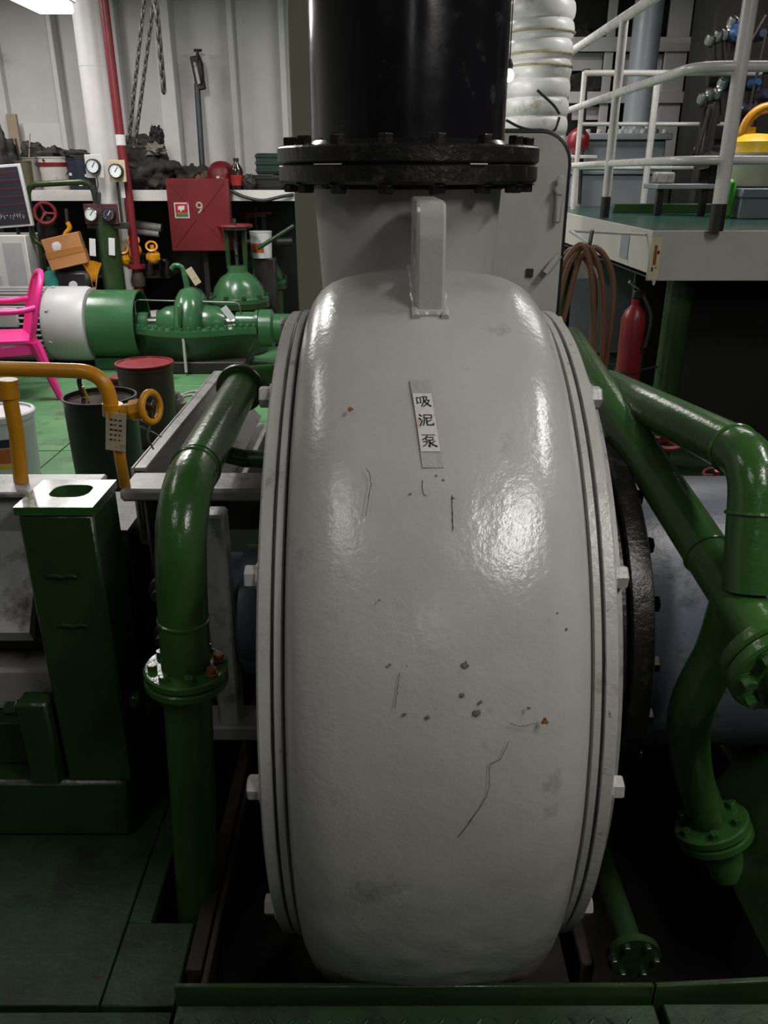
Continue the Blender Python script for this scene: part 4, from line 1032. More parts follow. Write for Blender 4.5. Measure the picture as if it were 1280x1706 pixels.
# red wheel valve under the shelf
p = at(78,355,7.32)
t = thing('red_wheel_valve', 'red handwheel valve under the shelf inside the green tube frame', 'valve', (p.x,7.32,.002))
MB().torus(p, (.25,-1,.3), .085, .015, 28, 8).build('handwheel', M_DRED, t)
for k in range(3):
    M = basis(p, (.25,-1,.3)); a = 2*PI*k/3; MB().cyl(p, M@V((.085*math.cos(a),.085*math.sin(a),0)), .010, n=8).build('spoke', M_DRED, t)
MB().cyl(p, p+V((-.04,.06,-.02)), .02, n=10).build('stem', M_CHAIN, t)
MB().lathe([(.0,.003),(.05,.003),(.05,.9),(.085,.95),(.085,1.1),(.04,1.16),(0,1.16)], (p.x-.04,7.42,0),(0,0,1),20).build('body', M_DARK, t, 35)
# cardboard box and things under it
YK = 7.16
p = at(113,418,YK-.06)
MBX = Matrix.Translation(p)@Matrix.Rotation(rad(-12),4,'Y')@Matrix.Rotation(rad(8),4,'Z')
bxw, bxh = px2m(62,p)/2, px2m(50,p)/2
t = thing('cardboard_box', 'tilted brown taped cardboard box below the lower gauges', 'box', (p.x,YK-.06,p.z-bxh))
MB().cbox((-bxw,-.06,-bxh),(bxw,.06,-.012),.004,MBX).build('box_base', M_CARD, t)
MB().cbox((-bxw*.98,-.058,-.0118),(bxw*.98,.058,bxh),.004,MBX).build('box_top', M_CARD, t)
MB().cbox((-bxw*1.01,-.063,-.035),(bxw*1.01,-.0605,.02),.001,MBX).build('tape', paint('shiny_brown_tape',(.40,.17,.05),.18,.2,30,.1), t, 0)
MB().sphere((-.05,-.06,bxh*.4),(.04,.003,.035),12,8,MBX,.3,3).build('white_sticker', M_PAPER, t)
t = thing('yellow_hook', 'yellow bent hook handle standing above the cardboard box', 'hook', at(110,395,YK+.06))
MB().tube(spline([at(113,348,YK+.06),at(115,370,YK+.06)],6), .014, 8).build('rod', M_CHAIN, t)
MB().tube(spline([at(115,370,YK+.06),at(119,380,YK+.06),at(112,390,YK+.06),at(110,402,YK+.06),at(110,440,YK+.06)],6), .02, 10).build('grip', M_YEL, t)
zk = at(120,500,YK).z; zc = at(120,446,YK-.06).z
o = thing('black_canister', 'black plastic canister under the cardboard box', 'canister', (at(130,470,YK).x,YK,zk))
xa_, xb_ = at(106,470,YK).x, at(158,470,YK).x
MB().cbox((xa_,YK-.10,zk+.001),(xb_,YK+.10,zc-.02),.03).build('body', M_BLACKP, o)
MB().lathe([(0,0),(.035,0),(.035,.02),(0,.02)],((xa_+xb_)/2,YK-.1005,zk+.14),(0,-1,0),14).build('cap', M_WPLAST, o, 30)
p4 = at(92,466,YK)
o = thing('teal_jug', 'teal plastic jug beside the black canister', 'jug', (p4.x,YK,zk))
zj = at(92,450,YK).z
MB().lathe([(0,zk+.001),(.068,zk+.001),(.072,zk+.02),(.072,zj-.06),(.055,zj-.01),(.028,zj),(0,zj)],(p4.x,YK-.02,0),(0,0,1),24).build('body', M_TEAL, o)
MB().lathe([(0,zj+.0005),(.028,zj+.0005),(.028,zj+.03),(0,zj+.03)],(p4.x,YK-.02,0),(0,0,1),16).build('cap', M_TEAL, o, 30)
o = thing('low_bench', 'low dark bench behind the motor carrying the canister', 'bench', (at(120,500,YK).x,YK,.002))
MB().cbox((p4.x-.12,YK-.11,zk-.03),(xb_+.06,YK+.11,zk),.005).build('top', M_DARK, o)
for xx in (p4.x-.1, xb_+.01):
    for yy in (YK-.10,YK+.06): MB().cbox((xx,yy,.003),(xx+.04,yy+.04,zk-.0305),.004).build('leg', M_DARK, o)
p = at(166,480,YK)
o = thing('straw_broom', 'small straw brush standing beside the gauge stand', 'brush', (p.x-.02,YK,zk))
for k in range(9):
    a = -.5+k*.12; MB().tube([(p.x-.01,YK-.06,zk+.08),(p.x+.06*a,YK-.06,zk+.22),(p.x+.16*a,YK-.06,zk+.34-.05*abs(a))], .008, 6).build('bristle', M_YEL, o)
MB().cyl((p.x-.01,YK-.06,zk+.001),(p.x-.01,YK-.06,zk+.12),.016,n=10).build('handle', M_WOOD, o)
# yellow valves under the shelf
for i,(pxv,pyv) in enumerate(((210,432),(228,418),(258,428))):
    p = at(pxv,pyv,7.3)
    t = thing('yellow_cock', ['yellow valve half hidden by the red pipe','yellow valve under the shelf, middle of three','yellow valve under the shelf, nearest the red fire box'][i], 'valve', (p.x,7.3,.64))
    MB().sphere(p,(.055,.05,.06),16,10,None,.25,i+2).build('bonnet', M_YEL, t)
    MB().cyl(p+V((0,0,.05)),p+V((.0,0,.10)),.02,n=10).build('stem', M_YEL, t)
    MB().torus(p+V((0,-.02,.09)),(.2,-.8,.6),.045,.01,20,6).build('handwheel', M_YEL, t)
    MB().lathe([(0,.645),(.05,.645),(.05,p.z-.08),(.035,p.z-.05),(0,p.z-.05)],(p.x,7.3+.35,0),(0,0,1),16).build('riser', M_DARK, t)
    MB().cyl((p.x,7.3,p.z),(p.x,7.66,p.z-.1),.025,n=10).build('pipe', M_RUSTY, t)
# pale pipes on the lower shelf
for i,(a,b,r,m_,l) in enumerate((((222,372),(272,380),.035,M_STEEL,'grey steel pipe lying under the shelf left of the fire box'),((225,385),(268,390),.03,M_STEEL,'second grey pipe lying just below the first under the shelf'),((395,405),(490,402),.04,M_DARK,'dark pipe lying under the shelf right of the fire box'))):
    p, q_ = at(*a,7.75), at(*b,7.75)
    o = MB().lathe([(r*.8,0),(r,0),(r,(q_-p).length),(r*.8,(q_-p).length),(r*.8,0)],p,(q_-p),18).build('steel_pipe', m_); tag(o, l, 'pipe')
o = MB().cyl(at(432,414,7.42),at(492,376,7.42),.018,n=10).build('green_rod', M_GREEND); tag(o, 'green rod leaning diagonally below the shelf at right', 'rod')
o = MB().tube([at(388,372,7.4),at(397,425,7.33)],.014,8).build('black_bar', M_DARK); tag(o, 'thin black bar slanting down to the nearer red handwheel', 'bar')
o = MB().cyl((at(228,500,7.2).x,7.2,.28),(at(265,500,7.2).x,7.2,.30),.10,n=24).build('grey_cylinder', M_STEEL); tag(o, 'grey cylinder lying behind the split-case pump', 'cylinder')
o = MB().cbox((at(222,500,7.2).x,7.05,.002),(at(272,500,7.2).x,7.4,.19),.01).build('plinth', M_DARK); tag(o, 'dark plinth under the grey cylinder behind the pump', 'plinth')

# red fire box with number 9
YF = 7.44
c = [at(*q_,YF) for q_ in ((281,297),(386,297),(390,416),(290,418))]
xL, xR, zT, zB = (c[0].x+c[3].x)/2, (c[1].x+c[2].x)/2, c[0].z, c[3].z
FB = thing('fire_hose_box', 'red steel fire hose box marked 9 hanging under the shelf', 'box', ((xL+xR)/2,YF,zB))
MB().cbox((xL,YF-.04,zB),(xR,YF+.035,zT),.008).build('body', M_RED, FB)
dr = MB().cbox((xL+.004,YF-.052,zB+.004),(xR-.004,YF-.0405,zT-.004),.004).build('door', M_RED, FB)
w_, h_ = (xR-xL)/2, (zT-zB)/2; cxm, czm = (xL+xR)/2, (zT+zB)/2
for sx in (-1,1):
    for sz in (-1,1):
        MB().tube([(cxm+sx*.03,YF-.0525,czm+sz*.03),(cxm+sx*(w_-.04),YF-.0525,czm+sz*(h_-.04))], .006, 6).build('crease', M_RED, dr)
p = at(308,350,YF); s_ = px2m(24,p)/2
sg = MB().box((p.x-s_,YF-.056,p.z-s_),(p.x+s_,YF-.0525,p.z+s_)).build('sign', M_WPLAST, dr, 0)
sg['label'] = 'red and green fire hose sign with white border'
MB().box((p.x-s_*.85,YF-.058,p.z-s_*.35),(p.x+s_*.85,YF-.0562,p.z+s_*.85)).build('sign_red', paint('sign_red_print',(.42,.02,.02),.4,0,30,.05), dr, 0)
MB().box((p.x-s_*.85,YF-.058,p.z-s_*.85),(p.x+s_*.85,YF-.0562,p.z-s_*.40)).build('sign_green', paint('sign_green_print',(.06,.16,.04),.4,0,30,.05), dr, 0)
MB().prism([(-.45,.55),(.45,.6),(.4,.1),(.1,.05),(-.2,-.25),(-.2,.1),(-.5,.05)],0,.002,Matrix.Translation((p.x,YF-.0582,p.z))@Matrix(((s_,0,0,0),(0,0,-1,0),(0,s_,0,0),(0,0,0,1)))).build('sign_symbol', M_WPLAST, dr, 0)
fc = bpy.data.curves.new('digit','FONT'); fc.body = '9'; fc.size = .135; fc.extrude = .0008; fc.align_x = 'CENTER'; fc.align_y = 'CENTER'
fo = bpy.data.objects.new('digit', fc); COL.objects.link(fo)
dg = bpy.context.evaluated_depsgraph_get(); dme = bpy.data.meshes.new_from_object(fo.evaluated_get(dg)); bpy.data.objects.remove(fo)
dme.materials.clear(); dme.materials.append(paint('faded_white_print',(.42,.36,.35),.6,0,30,.1,(.2,.03,.03),.42,60))
fo = bpy.data.objects.new('digit', dme); COL.objects.link(fo); fo.parent = dr
pp = at(335,347,YF-.055); fo.location = V((pp.x,YF-.0545,pp.z))-wloc(dr); fo.rotation_euler = (PI/2,0,0)
# black board with red rules at the left edge
YB = 7.16
b0_z = at(-60,376,YB).z
t = thing('black_board', 'black notice board with red lines and chalk scribbles at the left edge', 'board', (at(20,380,YB).x,YB,b0_z))
b0, b1 = at(-60,376,YB), at(42,272,YB)
MB().cbox((b0.x,YB,b0.z),(b1.x,YB+.03,b1.z),.003,Matrix.Translation((b1.x,0,b0.z))@Matrix.Rotation(rad(-4),4,'Y')@Matrix.Translation((-b1.x,0,-b0.z))).build('frame', M_WPLAST, t)
MT = Matrix.Translation((b1.x,0,b0.z))@Matrix.Rotation(rad(-4),4,'Y')@Matrix.Translation((-b1.x,0,-b0.z))
MB().cbox((b0.x+.02,YB-.006,b0.z+.018),(b1.x-.022,YB-.0005,b1.z-.02),.002,MT).build('panel', M_BOARD, t)
for k in range(6):
    zz = b1.z-.06-.062*k; MB().box((b0.x+.03,YB-.008,zz),(b1.x-.03,YB-.0065,zz+.004),MT).build('red_line', paint('red_rule',(.22,.03,.05),.5,0,30,.05), t, 0)
mb = MB()
for k in range(16):
    x_ = b1.x-.06-.028*k+random.uniform(-.004,.004); zz = b0.z+.06
    mb.tube([MT@V((x_+random.uniform(-.01,.01),YB-.0075,zz+random.uniform(0,.05))) for _ in range(5)], .0016, 4)
tag(mb.build('chalk_writing', M_WINK, t), kind='stuff')
YC = 7.12
o = thing('cabinet', 'white metal cabinet under the black notice board with papers on it', 'cabinet', (at(15,440,YC).x,YC+.2,.002))
xr_ = at(50,430,YC).x; zc_ = at(30,392,YC).z
MB().cbox((xr_-1.1,YC,.003),(xr_,YC+.36,zc_),.006).build('body', M_PAPER, o)
MB().box((xr_-.20,YC-.004,zc_-.42),(xr_-.04,YC-.0005,zc_-.06)).build('paper', paint('grey_print_paper',(.42,.42,.43),.7,0,30,.1), o, 0)
MB().tube([(xr_-.27,YC,zc_-.34),(xr_-.27,YC-.04,zc_-.34),(xr_-.27,YC-.04,zc_-.44),(xr_-.27,YC,zc_-.44)],.009,8).build('handle', M_CHROME, o)
MB().cyl((xr_-.10,YC+.12,zc_),(xr_-.10,YC+.12,b0_z+.15),.015,n=10).build('board_post', M_DARK, o)
# ================================================================== right: pillar, hatch, duct
CO = tag(MB().cbox((at(488,200,3.3).x,3.30,.002),(-.02,3.5,3.395),.006).build('steel_pillar', M_BEIGE), 'olive-beige steel pillar behind the black pipe', 'pillar')
HT = thing('hatch_door', 'pale grey rounded steel hatch door with black gasket behind the pump', 'door', (.32,3.3,.002))
xh0, xh1 = -.015, at(947,300,3.3).x; zh = at(900,222,3.3).z
FR = FXZ(3.33)
MB().prism(rrect(xh0,.003,xh1,zh,.11,8), 0, .035, FR).build('leaf', M_HATCH, HT, 30)
mb = MB(); o_ = rrect(xh0+.002,.01,xh1+.004,zh+.004,.112,8)
mb.tube([(x,3.318,z) for x,z in o_], .013, 8, closed=True).build('gasket', M_RUB, HT)
pd = at(934,325,3.28)
MB().cbox((pd.x-.012,3.262,pd.z-.10),(pd.x+.012,3.28,pd.z+.07),.006).build('dog_handle', M_HATCH, HT)
MB().cyl((pd.x,3.294,pd.z+.02),(pd.x,3.255,pd.z+.02),.018,n=14).build('dog_pivot', M_HATCH, HT)
p = at(912,455,3.25); q_ = at(935,425,3.25)
MB().tube([p, q_], .014, 10).build('lever', M_HATCH, HT)
MB().cbox((at(880,452,3.28).x,3.285,at(880,462,3.28).z),(at(892,452,3.28).x,3.2945,at(880,448,3.28).z),.002).build('vent_plate', M_RUSTY, HT)
YD = 5.6
dx0 = at(900,0,YD)
DU = thing('ventilation_duct', 'white ribbed flexible ventilation duct hanging behind the black pipe', 'duct', (at(893,225,YD).x,YD,1.55))
cx0, cx1 = at(906,0,YD).x, at(893,215,YD).x; zt_, zb_ = 3.39, at(893,226,YD).z
prof = []; n_ = 16
mb = MB(); path, rr_ = [], []
for i in range(n_*8+1):
    f = i/(n_*8); z = zb_+(zt_-zb_)*f; x = cx1+(cx0-cx1)*f*(zt_-zb_)/(at(900,0,YD).z-zb_)
    path.append(V((x,YD,z))); rr_.append(.188+.018*abs(math.sin(f*n_*PI))**.5)
mb.tube(path, rr_, 40).build('corrugated_hose', M_DUCT, DU)
for i, f in enumerate((.23,.27,.34)):
    k = int(f*n_*8); MB().torus(path[k], (0,0,1), rr_[k]+.004, .006, 40, 6).build('stain_band', paint('yellowed_tape',(.42,.38,.22),.5,.2,30,.2,(.1,.08,.03),.42,14), DU)
for i, pts in enumerate((((846,200),(870,212),(900,219)),((898,150),(925,175),(935,190)),((935,195),(928,215),(918,222)))):
    o = MB().tube(spline([at(*c_,5.35) for c_ in pts],5), .008, 6).build('black_wire', M_RUB); tag(o, ['black wire across the foot of the white duct','black wire hanging over the right side of the duct','short black wire below the railing end post'][i], 'wire')

bl = at(851,126,5.25)
BL = thing('hanging_lamp', 'small bright lamp hanging between the black pipe and the white duct', 'lamp', bl)
MB().sphere(bl,(.028,.028,.034),16,10).build('bulb_glass', emit('bulb_glow',(1,.98,.95),25), BL)
MB().lathe([(0,0),(.018,0),(.022,.02),(.012,.05),(0,.05)], bl+V((0,0,.034)),(0,0,1),16).build('holder', M_DARK, BL, 30)
MB().cyl(bl+V((0,0,.084)), V((bl.x,bl.y,3.398)), .004, n=6).build('flex', M_DARK, BL)

# ================================================================== platform with railings
PZ, PXL, PYF = 1.255, 1.278, 4.0
PF = thing('platform', 'cream-edged raised platform with green checker plate on the right', 'platform', (2.6,5.3,.002))
MB().cbox((PXL,PYF,1.025),(4.4,PYF+.012,PZ),.003).build('fascia', M_CREAM, PF)
MB().cbox((PXL,PYF+.0125,1.06),(PXL+.012,7.2,PZ),.003).build('fascia', M_CREAM, PF)
MB().cbox((PXL+.0125,PYF+.0125,PZ-.02),(4.4,7.2,PZ-.001),.002).build('deck_plate', paint('wet_green_checker',(.022,.075,.058),.16,.8,60,.2,(.02,.05,.04),.4,10,bump2=1.0,b2scale=30), PF)
MB().cbox((PXL+.32,5.9,PZ-.0005),(4.4,5.95,PZ+.06),.004).build('kerb', M_GREEND, PF)
for x,y_ in ((1.52,4.2),(3.4,4.2),(1.52,6.9),(3.4,6.9)): MB().cyl((x,y_,.003),(x,y_,1.0595),.068,n=24).build('leg', M_GREEND, PF)
MB().lathe([(.07,1.00),(.10,1.04),(.10,1.0598)], (1.52,4.2,0),(0,0,1),24).build('cap_plate', M_GREEND, PF)
MB().cbox((PXL+.05,PYF+.05,1.021),(4.4,7.1,1.033),.002).build('soffit', M_DARK, PF)
p = at(1094,428,PYF)
st = MB().cbox((p.x-.024,PYF-.005,1.03),(p.x+.028,PYF-.0005,PZ-.03),.002).build('gauge_strip', paint('cream_strip',(.55,.52,.33),.5,0,30,.08), PF)
MB().cbox((p.x-.008,PYF-.008,1.10),(p.x+.006,PYF-.0055,1.19),.002).build('red_mark', paint('red_brown_print',(.28,.06,.03),.5,0,30,.1), st)
MB().cbox((p.x+.008,PYF-.008,1.15),(p.x+.018,PYF-.0055,1.165),.001).cbox((p.x-.012,PYF-.008,1.07),(p.x-.004,PYF-.0055,1.09),.001).cbox((p.x+.006,PYF-.008,1.085),(p.x+.012,PYF-.0055,1.09),.001).build('print_marks', M_RUSTY, st)['kind'] = 'stuff'
MB().cbox((PXL-.004,4.35,1.09),(PXL-.0005,4.50,1.21),.001).build('grey_patch', M_GREY2, PF)
MB().cyl((p.x+.01,PYF-.003,1.03),(p.x+.01,PYF-.003,1.005),.011,.004,10).build('paint_drip', M_WHITE, st)
RX = PXL+.092
RL = thing('platform_railing', 'white tube railing along the near edge of the platform', 'railing', (RX,4.2,PZ))
for z, r_, yb in ((2.32,.027,6.74),(1.935,.022,6.74),(1.56,.019,6.5)):
    MB().tube(fillet([(RX,yb,z),(RX,PYF-.03,z),(4.4,PYF-.03,z)],.16,8), r_, 14).build('rail', M_WHITE, RL)
def post(x, y_, z1, r_, boot=True):
    MB().cyl((x,y_,PZ+(.12 if boot else 0)),(x,y_,z1),r_,n=16).build('post', M_WHITE, RL)
    if boot: MB().cyl((x,y_,PZ+.001),(x,y_,PZ+.1195),r_*1.08,n=16).build('post_boot', M_RUB, RL)
post(1.565,PYF-.03+.0,3.2,.032); post(RX,5.25,2.32,.026); post(RX,6.72,2.32,.026,False); post(3.2,PYF-.03,3.2,.032)
FRL = thing('railing', 'thin white railing along the far side of the platform', 'railing', (2.0,6.5,PZ))
for z in (2.17,1.84,1.545): MB().cyl((1.45,6.5,z),(2.72,6.5,z),.02 if z > 2 else .014,n=12).build('rail', M_WHITE, FRL)
p = at(1068,335,6.5)
MB().cyl((p.x+.02,6.46,PZ+.001),(p.x+.02,6.46,2.14),.024,n=14).build('post', M_WHITE, FRL)
MB().cyl((2.72,6.5,PZ+.001),(2.72,6.5,2.2),.018,n=14).build('post', M_DARK, FRL)
MB().cyl((1.45,6.5,PZ+.001),(1.45,6.5,2.18),.018,n=14).build('post', M_WHITE, FRL)

# grey tank with bolted lid and pipe
YT = 7.3
xa, xb = at(966,300,YT).x, at(1100,300,YT).x
TK = thing('grey_tank', 'grey bolted tank standing on the platform behind the railing', 'tank', ((xa+xb)/2,YT+.3,PZ))
MB().cbox((xa,7.22,.003),(xb,YT+.6,1.50),.01).build('tank_base', M_GREY2, TK)
MB().cbox((xa-.03,7.20,1.5005),(xb+.02,YT+.62,1.53),.005).build('ledge', M_GREY2, TK)
MB().cbox((xa,7.22,1.5305),(xb,YT+.6,1.76),.01).build('tank_body', M_GREY2, TK)
MB().cbox((xa-.04,7.19,1.7605),(xb+.04,YT+.63,1.81),.006).build('lid', M_GREY2, TK)
for k in range(8): bolt(TK, 'bolt', M_LGREY, (xa+.03+k*(xb-xa-.05)/7,7.22,1.8102), (0,0,1), .02, .03)
MB().cbox((xa-.055,7.15,1.26),(xa-.002,7.19,1.80),.004).build('corner_post', M_WHITE, TK)
xp = at(1073,120,7.5).x
MB().cyl((xp,7.5,1.8105),(xp,7.5,3.395),.115,n=32).build('riser_pipe', M_GREY2, TK)
MB().lathe([(.115,1.8107),(.19,1.8107),(.19,1.85),(.115,1.85)],(xp,7.5,0),(0,0,1),32).build('pipe_flange', M_GREY2, TK, 30)
for k in range(10): bolt(TK, 'nut', M_LGREY, (xp+.16*math.cos(k*.628),7.5+.16*math.sin(k*.628),1.8502), (0,0,1), .018, .025)
p = at(965,222,7.0)
o = MB().sphere((p.x,6.95,1.74),(.09,.08,.10),20,14,None,.06,4).build('red_float', M_DRED); tag(o, 'red rounded float on a white ledge by the railing end', 'float')
o = MB().cbox((p.x-.12,6.85,1.615),(p.x+.14,7.05,1.64),.004).cbox((p.x-.02,6.93,PZ+.001),(p.x+.02,6.97,1.6145),.003).build('white_ledge', M_WHITE); tag(o, 'small white ledge carrying the red float', 'ledge')
o = MB().tube([at(981,115,6.9),at(978,150,6.9),at(968,340,6.9)],[.03,.018,.015],10).build('dark_lever', M_CHAIN); tag(o, 'tall dark lever standing left of the grey tank', 'lever')

# storage rack against the right part of the bulkhead
RK = thing('storage_rack', 'white steel storage rack with dark bays on the bulkhead at right', 'rack', (2.6,8.3,.002))
def rk(px0,py0,px1,py1,d=8.25):
    a, b = at(px0,py1,d), at(px1,py0,d)
    return a.x, b.x, a.z, b.z
for (a,b,c_,d_,nm) in ((940,62,1290,86,'crossbar'),(945,153,1290,172,'crossbar')):
    x0_,x1_,z0_,z1_ = rk(a,b,c_,d_); MB().cbox((x0_,8.22,z0_),(x1_,8.26,z1_),.004).build(nm, M_WALL, RK)
for (a,c_) in ((1008,1022),(1108,1144),(1188,1206),(1282,1296)):
    x0_,x1_ = at(a,110,8.30).x, at(c_,110,8.30).x; MB().cbox((x0_,8.265,1.2),(x1_,8.31,3.395),.004).build('upright', M_WALL, RK)
for (a,b,c_,d_) in ((945,88,1008,118),(955,178,1005,200),(1030,90,1108,150)):
    x0_,x1_,z0_,z1_ = rk(a,b,c_,d_,8.4); MB().cbox((x0_,8.39,z0_),(x1_,8.40,z1_),.002).build('bay_panel', M_WALL, RK)
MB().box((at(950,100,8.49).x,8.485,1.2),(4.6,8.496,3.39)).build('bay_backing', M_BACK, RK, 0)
it = 0
for (pxa, pya, rw, rh, lb) in ((960,58,.16,.07,'dark bundle in the upper left bay of the rack'),(1080,58,.12,.05,'dark bundle beside the grey riser pipe in the upper bay'),(1165,55,.20,.10,'dark coil lying in the upper right bay of the rack'),(975,148,.20,.09,'dark lump in the middle left bay of the rack'),(1165,148,.20,.10,'dark lump in the middle right bay of the rack')):
    p = at(pxa,pya,8.36); zb2 = at(1100,62 if pya < 100 else 153,8.24).z
    mb = MB().sphere((p.x,8.36,zb2+rh*.8),(rw,.06,rh),20,12,None,.4,it+3)
    for q_ in mb.v:
        if q_.z < zb2+.002: q_.z = zb2+.002
    tag(mb.build('stored_bundle', M_CLOTH), lb, 'bundle'); it += 1
for i_, py_ in enumerate((62,153)):
    zb2 = at(1100,py_,8.24).z; o = MB().cbox((1.9,8.262,zb2-.015),(4.3,8.48,zb2),.003).build('shelf_board', M_WALL, RK)

# engine block at the right edge
EN = thing('engine_block', 'dark green engine block with valve gear at the right edge', 'engine', (3.2,6.2,PZ))
xe = at(1215,150,6.2).x
MB().cbox((xe,6.62,PZ+.001),(4.4,7.1,2.75),.02).build('block', M_BACK, EN)
MB().cbox((xe-.04,6.57,1.62),(4.4,6.619,1.70),.01).cbox((xe-.04,6.57,2.2),(4.4,6.619,2.28),.01).build('ledge', M_DARK, EN)['kind'] = 'stuff'
for k,(a,b,r_,m_) in enumerate(((1222,58,.05,M_BLUE),(1262,60,.04,M_NAVY),(1255,140,.03,M_BLUE),(1270,160,.04,M_NAVY),(1245,185,.04,M_NAVY))):
    MB().lathe([(0,0),(r_,0),(r_,.10),(r_*.6,.13),(0,.13)], at(a,b,6.28),(0,-1,0),20).build('cap', m_, EN, 30)
for k,(a,b) in enumerate(((1185,72),(1198,65),(1210,62),(1222,42),(1230,40),(1172,170),(1184,163),(1196,161),(1232,190),(1238,186),(1205,145),(1250,300-60))):
    MB().lathe([(0,0),(.035,0),(.038,.03),(.03,.06),(0,.065)], at(a,b,6.25),(0,-.6,.8),14).build('nut', M_CHROME, EN)
    MB().cyl(at(a,b,6.25), at(a+3,b+45,6.28), .02, n=8).build('stud', M_CHAIN, EN)
for k,(a,b,c_,d_) in enumerate(((1280,25,1225,120),(1279,60,1248,200),(1195,170,1175,262),(1186,180,1163,265),(1240,110,1232,190))):
    MB().tube([at(a,b,6.15),at(c_,d_,6.2)], .011, 8).build('rod', M_CHAIN, EN)
MB().cbox((at(1180,200,6.2).x,6.2,PZ+.001),(at(1200,200,6.2).x,6.33,1.95),.01).build('bracket', M_DARK, EN)
MB().sphere(at(1185,268,6.2),(.10,.08,.06),14,8,None,.5,3).build('linkage', M_DARK, EN)
# yellow swan-neck pipe and lidded bin, buckets
YPX = thing('yellow_bin', 'pale bin with a yellow domed lid by the engine', 'bin', (at(1250,300,5.3).x,5.3,PZ))
p = at(1247,262,5.3); rb_ = .20
MB().lathe([(0,PZ+.18),(rb_*.86,PZ+.18),(rb_,1.60),(rb_*1.04,1.605),(rb_*1.04,1.62),(0,1.618)],(p.x+.08,5.3,0),(0,0,1),36).build('body', paint('pale_bin_plastic',(.42,.42,.32),.45,.05,30,.1), YPX)
MB().lathe([(rb_*.8,1.621),(rb_*.75,1.68),(rb_*.5,1.72),(0,1.73)],(p.x+.03,5.3,0),(0,0,1),36).build('lid', M_YEL2, YPX)
o = thing('swan_neck_pipe', 'orange-yellow swan-neck pipe curving out of the bin lid', 'pipe', (p.x+.03,5.3,1.73))
MB().tube(spline([(p.x-.02,5.28,1.72),at(1240,225,5.28),at(1252,198,5.28),at(1275,181,5.28),at(1310,178,5.28)],6), .03, 14).build('pipe_body', M_YEL, o)
MB().cyl((p.x-.02,5.28,1.69),(p.x-.018,5.28,1.76),.038,n=14).build('socket', M_YEL, o)
o = MB().cbox((at(1205,305,5.2).x,5.1,PZ+.001),(at(1222,305,5.2).x,5.22,PZ+.22),.02).build('green_can', M_LIME); tag(o, 'bright green plastic can beside the railing post', 'can')
o = MB().cbox((at(1225,310,5.2).x,5.05,PZ+.12),(4.0,5.5,PZ+.17),.005).cbox((at(1228,310,5.2).x,5.08,PZ+.001),(3.9,5.45,PZ+.1195),.005).build('step_box', M_GREY2); tag(o, 'blue-grey low step box under the pale bin', 'box')
o = thing('work_table', 'low dark table with pale edge left of the near railing post', 'table', (at(1130,320,5.6).x,5.6,PZ))
x0_, x1_ = at(1095,310,5.5).x, at(1190,310,5.5).x
MB().cbox((x0_,5.45,PZ+.16),(x1_,5.75,PZ+.19),.004).build('top', M_GREY2, o)
for xx in (x0_+.02,x1_-.06): MB().cbox((xx,5.5,PZ+.001),(xx+.04,5.54,PZ+.1595),.004).build('leg', M_DARK, o)
MB().cbox((x0_+.02,5.56,PZ+.191),(x0_+.14,5.66,PZ+.26),.01).build('block', M_STEEL, o)

# dark sheet put in for the black shade under the platform
struct(MB().box((PXL+.1,4.50,.003),(4.9,4.53,1.019)).build('under_platform_shade', M_BACK), 'dark sheet standing for the shade below the platform')
# brown hose coil
HC = thing('brown_hose', 'brown rubber hose coiled on a hook beside the hatch door', 'hose', at(980,430,3.7))
for i,(a,b,c_) in enumerate((((905,560),(972,408),(990,640)),((930,520),(985,412),(1003,655)),((950,500),(1000,415),(1012,610)),((915,540),(960,416),(985,600)))):
    Yh = 3.62+.025*i; t_ = at(*b,Yh)
    l, r_ = at(*a,Yh), at(*c_,Yh)
    MB().tube(spline([l+V((-.04,0,-.25)), l, (l+t_)/2+V((-.02,0,.07)), t_, (t_*2+r_)/3+V((.03+.012*i,0,.02)), r_, r_+V((.01,0,-.35))],7), .0125, 10).build('loop', M_HOSE, HC)
hk = at(977,400,3.74)
MB().tube([hk+V((0,.3,.02)),hk,hk+V((.0,-.10,-.01)),hk+V((0,-.12,.05))],.009,8).build('hook', M_CHROME, HC)
MB().cyl(hk+V((0,.3,.02)),V((1.277,4.08,hk.z)),.006,n=8).build('hook_bar', M_CREAM, HC)
o = MB().add([at(960,465,3.9),at(1010,462,3.9),at(985,435,3.9),at(970,436,3.9)]+[q_+V((0,.02,0)) for q_ in (at(960,465,3.9),at(1010,462,3.9),at(985,435,3.9),at(970,436,3.9))],[(0,1,2,3),(7,6,5,4),(0,4,5,1),(1,5,6,2),(2,6,7,3),(3,7,4,0)]).build('grey_gusset', M_STEEL); tag(o, 'grey gusset plate seen through the brown hose loops', 'plate')
# fire extinguisher
p = at(1060,580,4.12); xx = p.x-.02
FE = thing('fire_extinguisher', 'dark red fire extinguisher hung on the green platform leg', 'extinguisher', (xx,4.12,.44))
zt2 = at(1060,508,4.12).z
MB().lathe([(0,.42),(.055,.42),(.062,.44),(.062,zt2-.07),(.05,zt2-.03),(.022,zt2),(.022,zt2+.03),(0,zt2+.03)],(xx,4.12,0),(0,0,1),28).build('cylinder', M_DRED, FE)
MB().cbox((xx-.02,4.10,zt2+.031),(xx+.04,4.14,zt2+.07),.005).build('valve_head', M_RUB, FE)
MB().tube([(xx+.02,4.12,zt2+.07),(xx-.05,4.11,zt2+.115)],.008,8).build('lever', M_CHROME, FE)
MB().tube(spline([(xx+.02,4.07,zt2+.05),(xx+.06,4.04,zt2-.05),(xx+.05,4.04,zt2-.2)],6),.009,8).build('hose', M_RUB, FE)
MB().torus((xx,4.12,.56),(0,0,1),.066,.004,28,6).build('strap', M_CHAIN, FE)
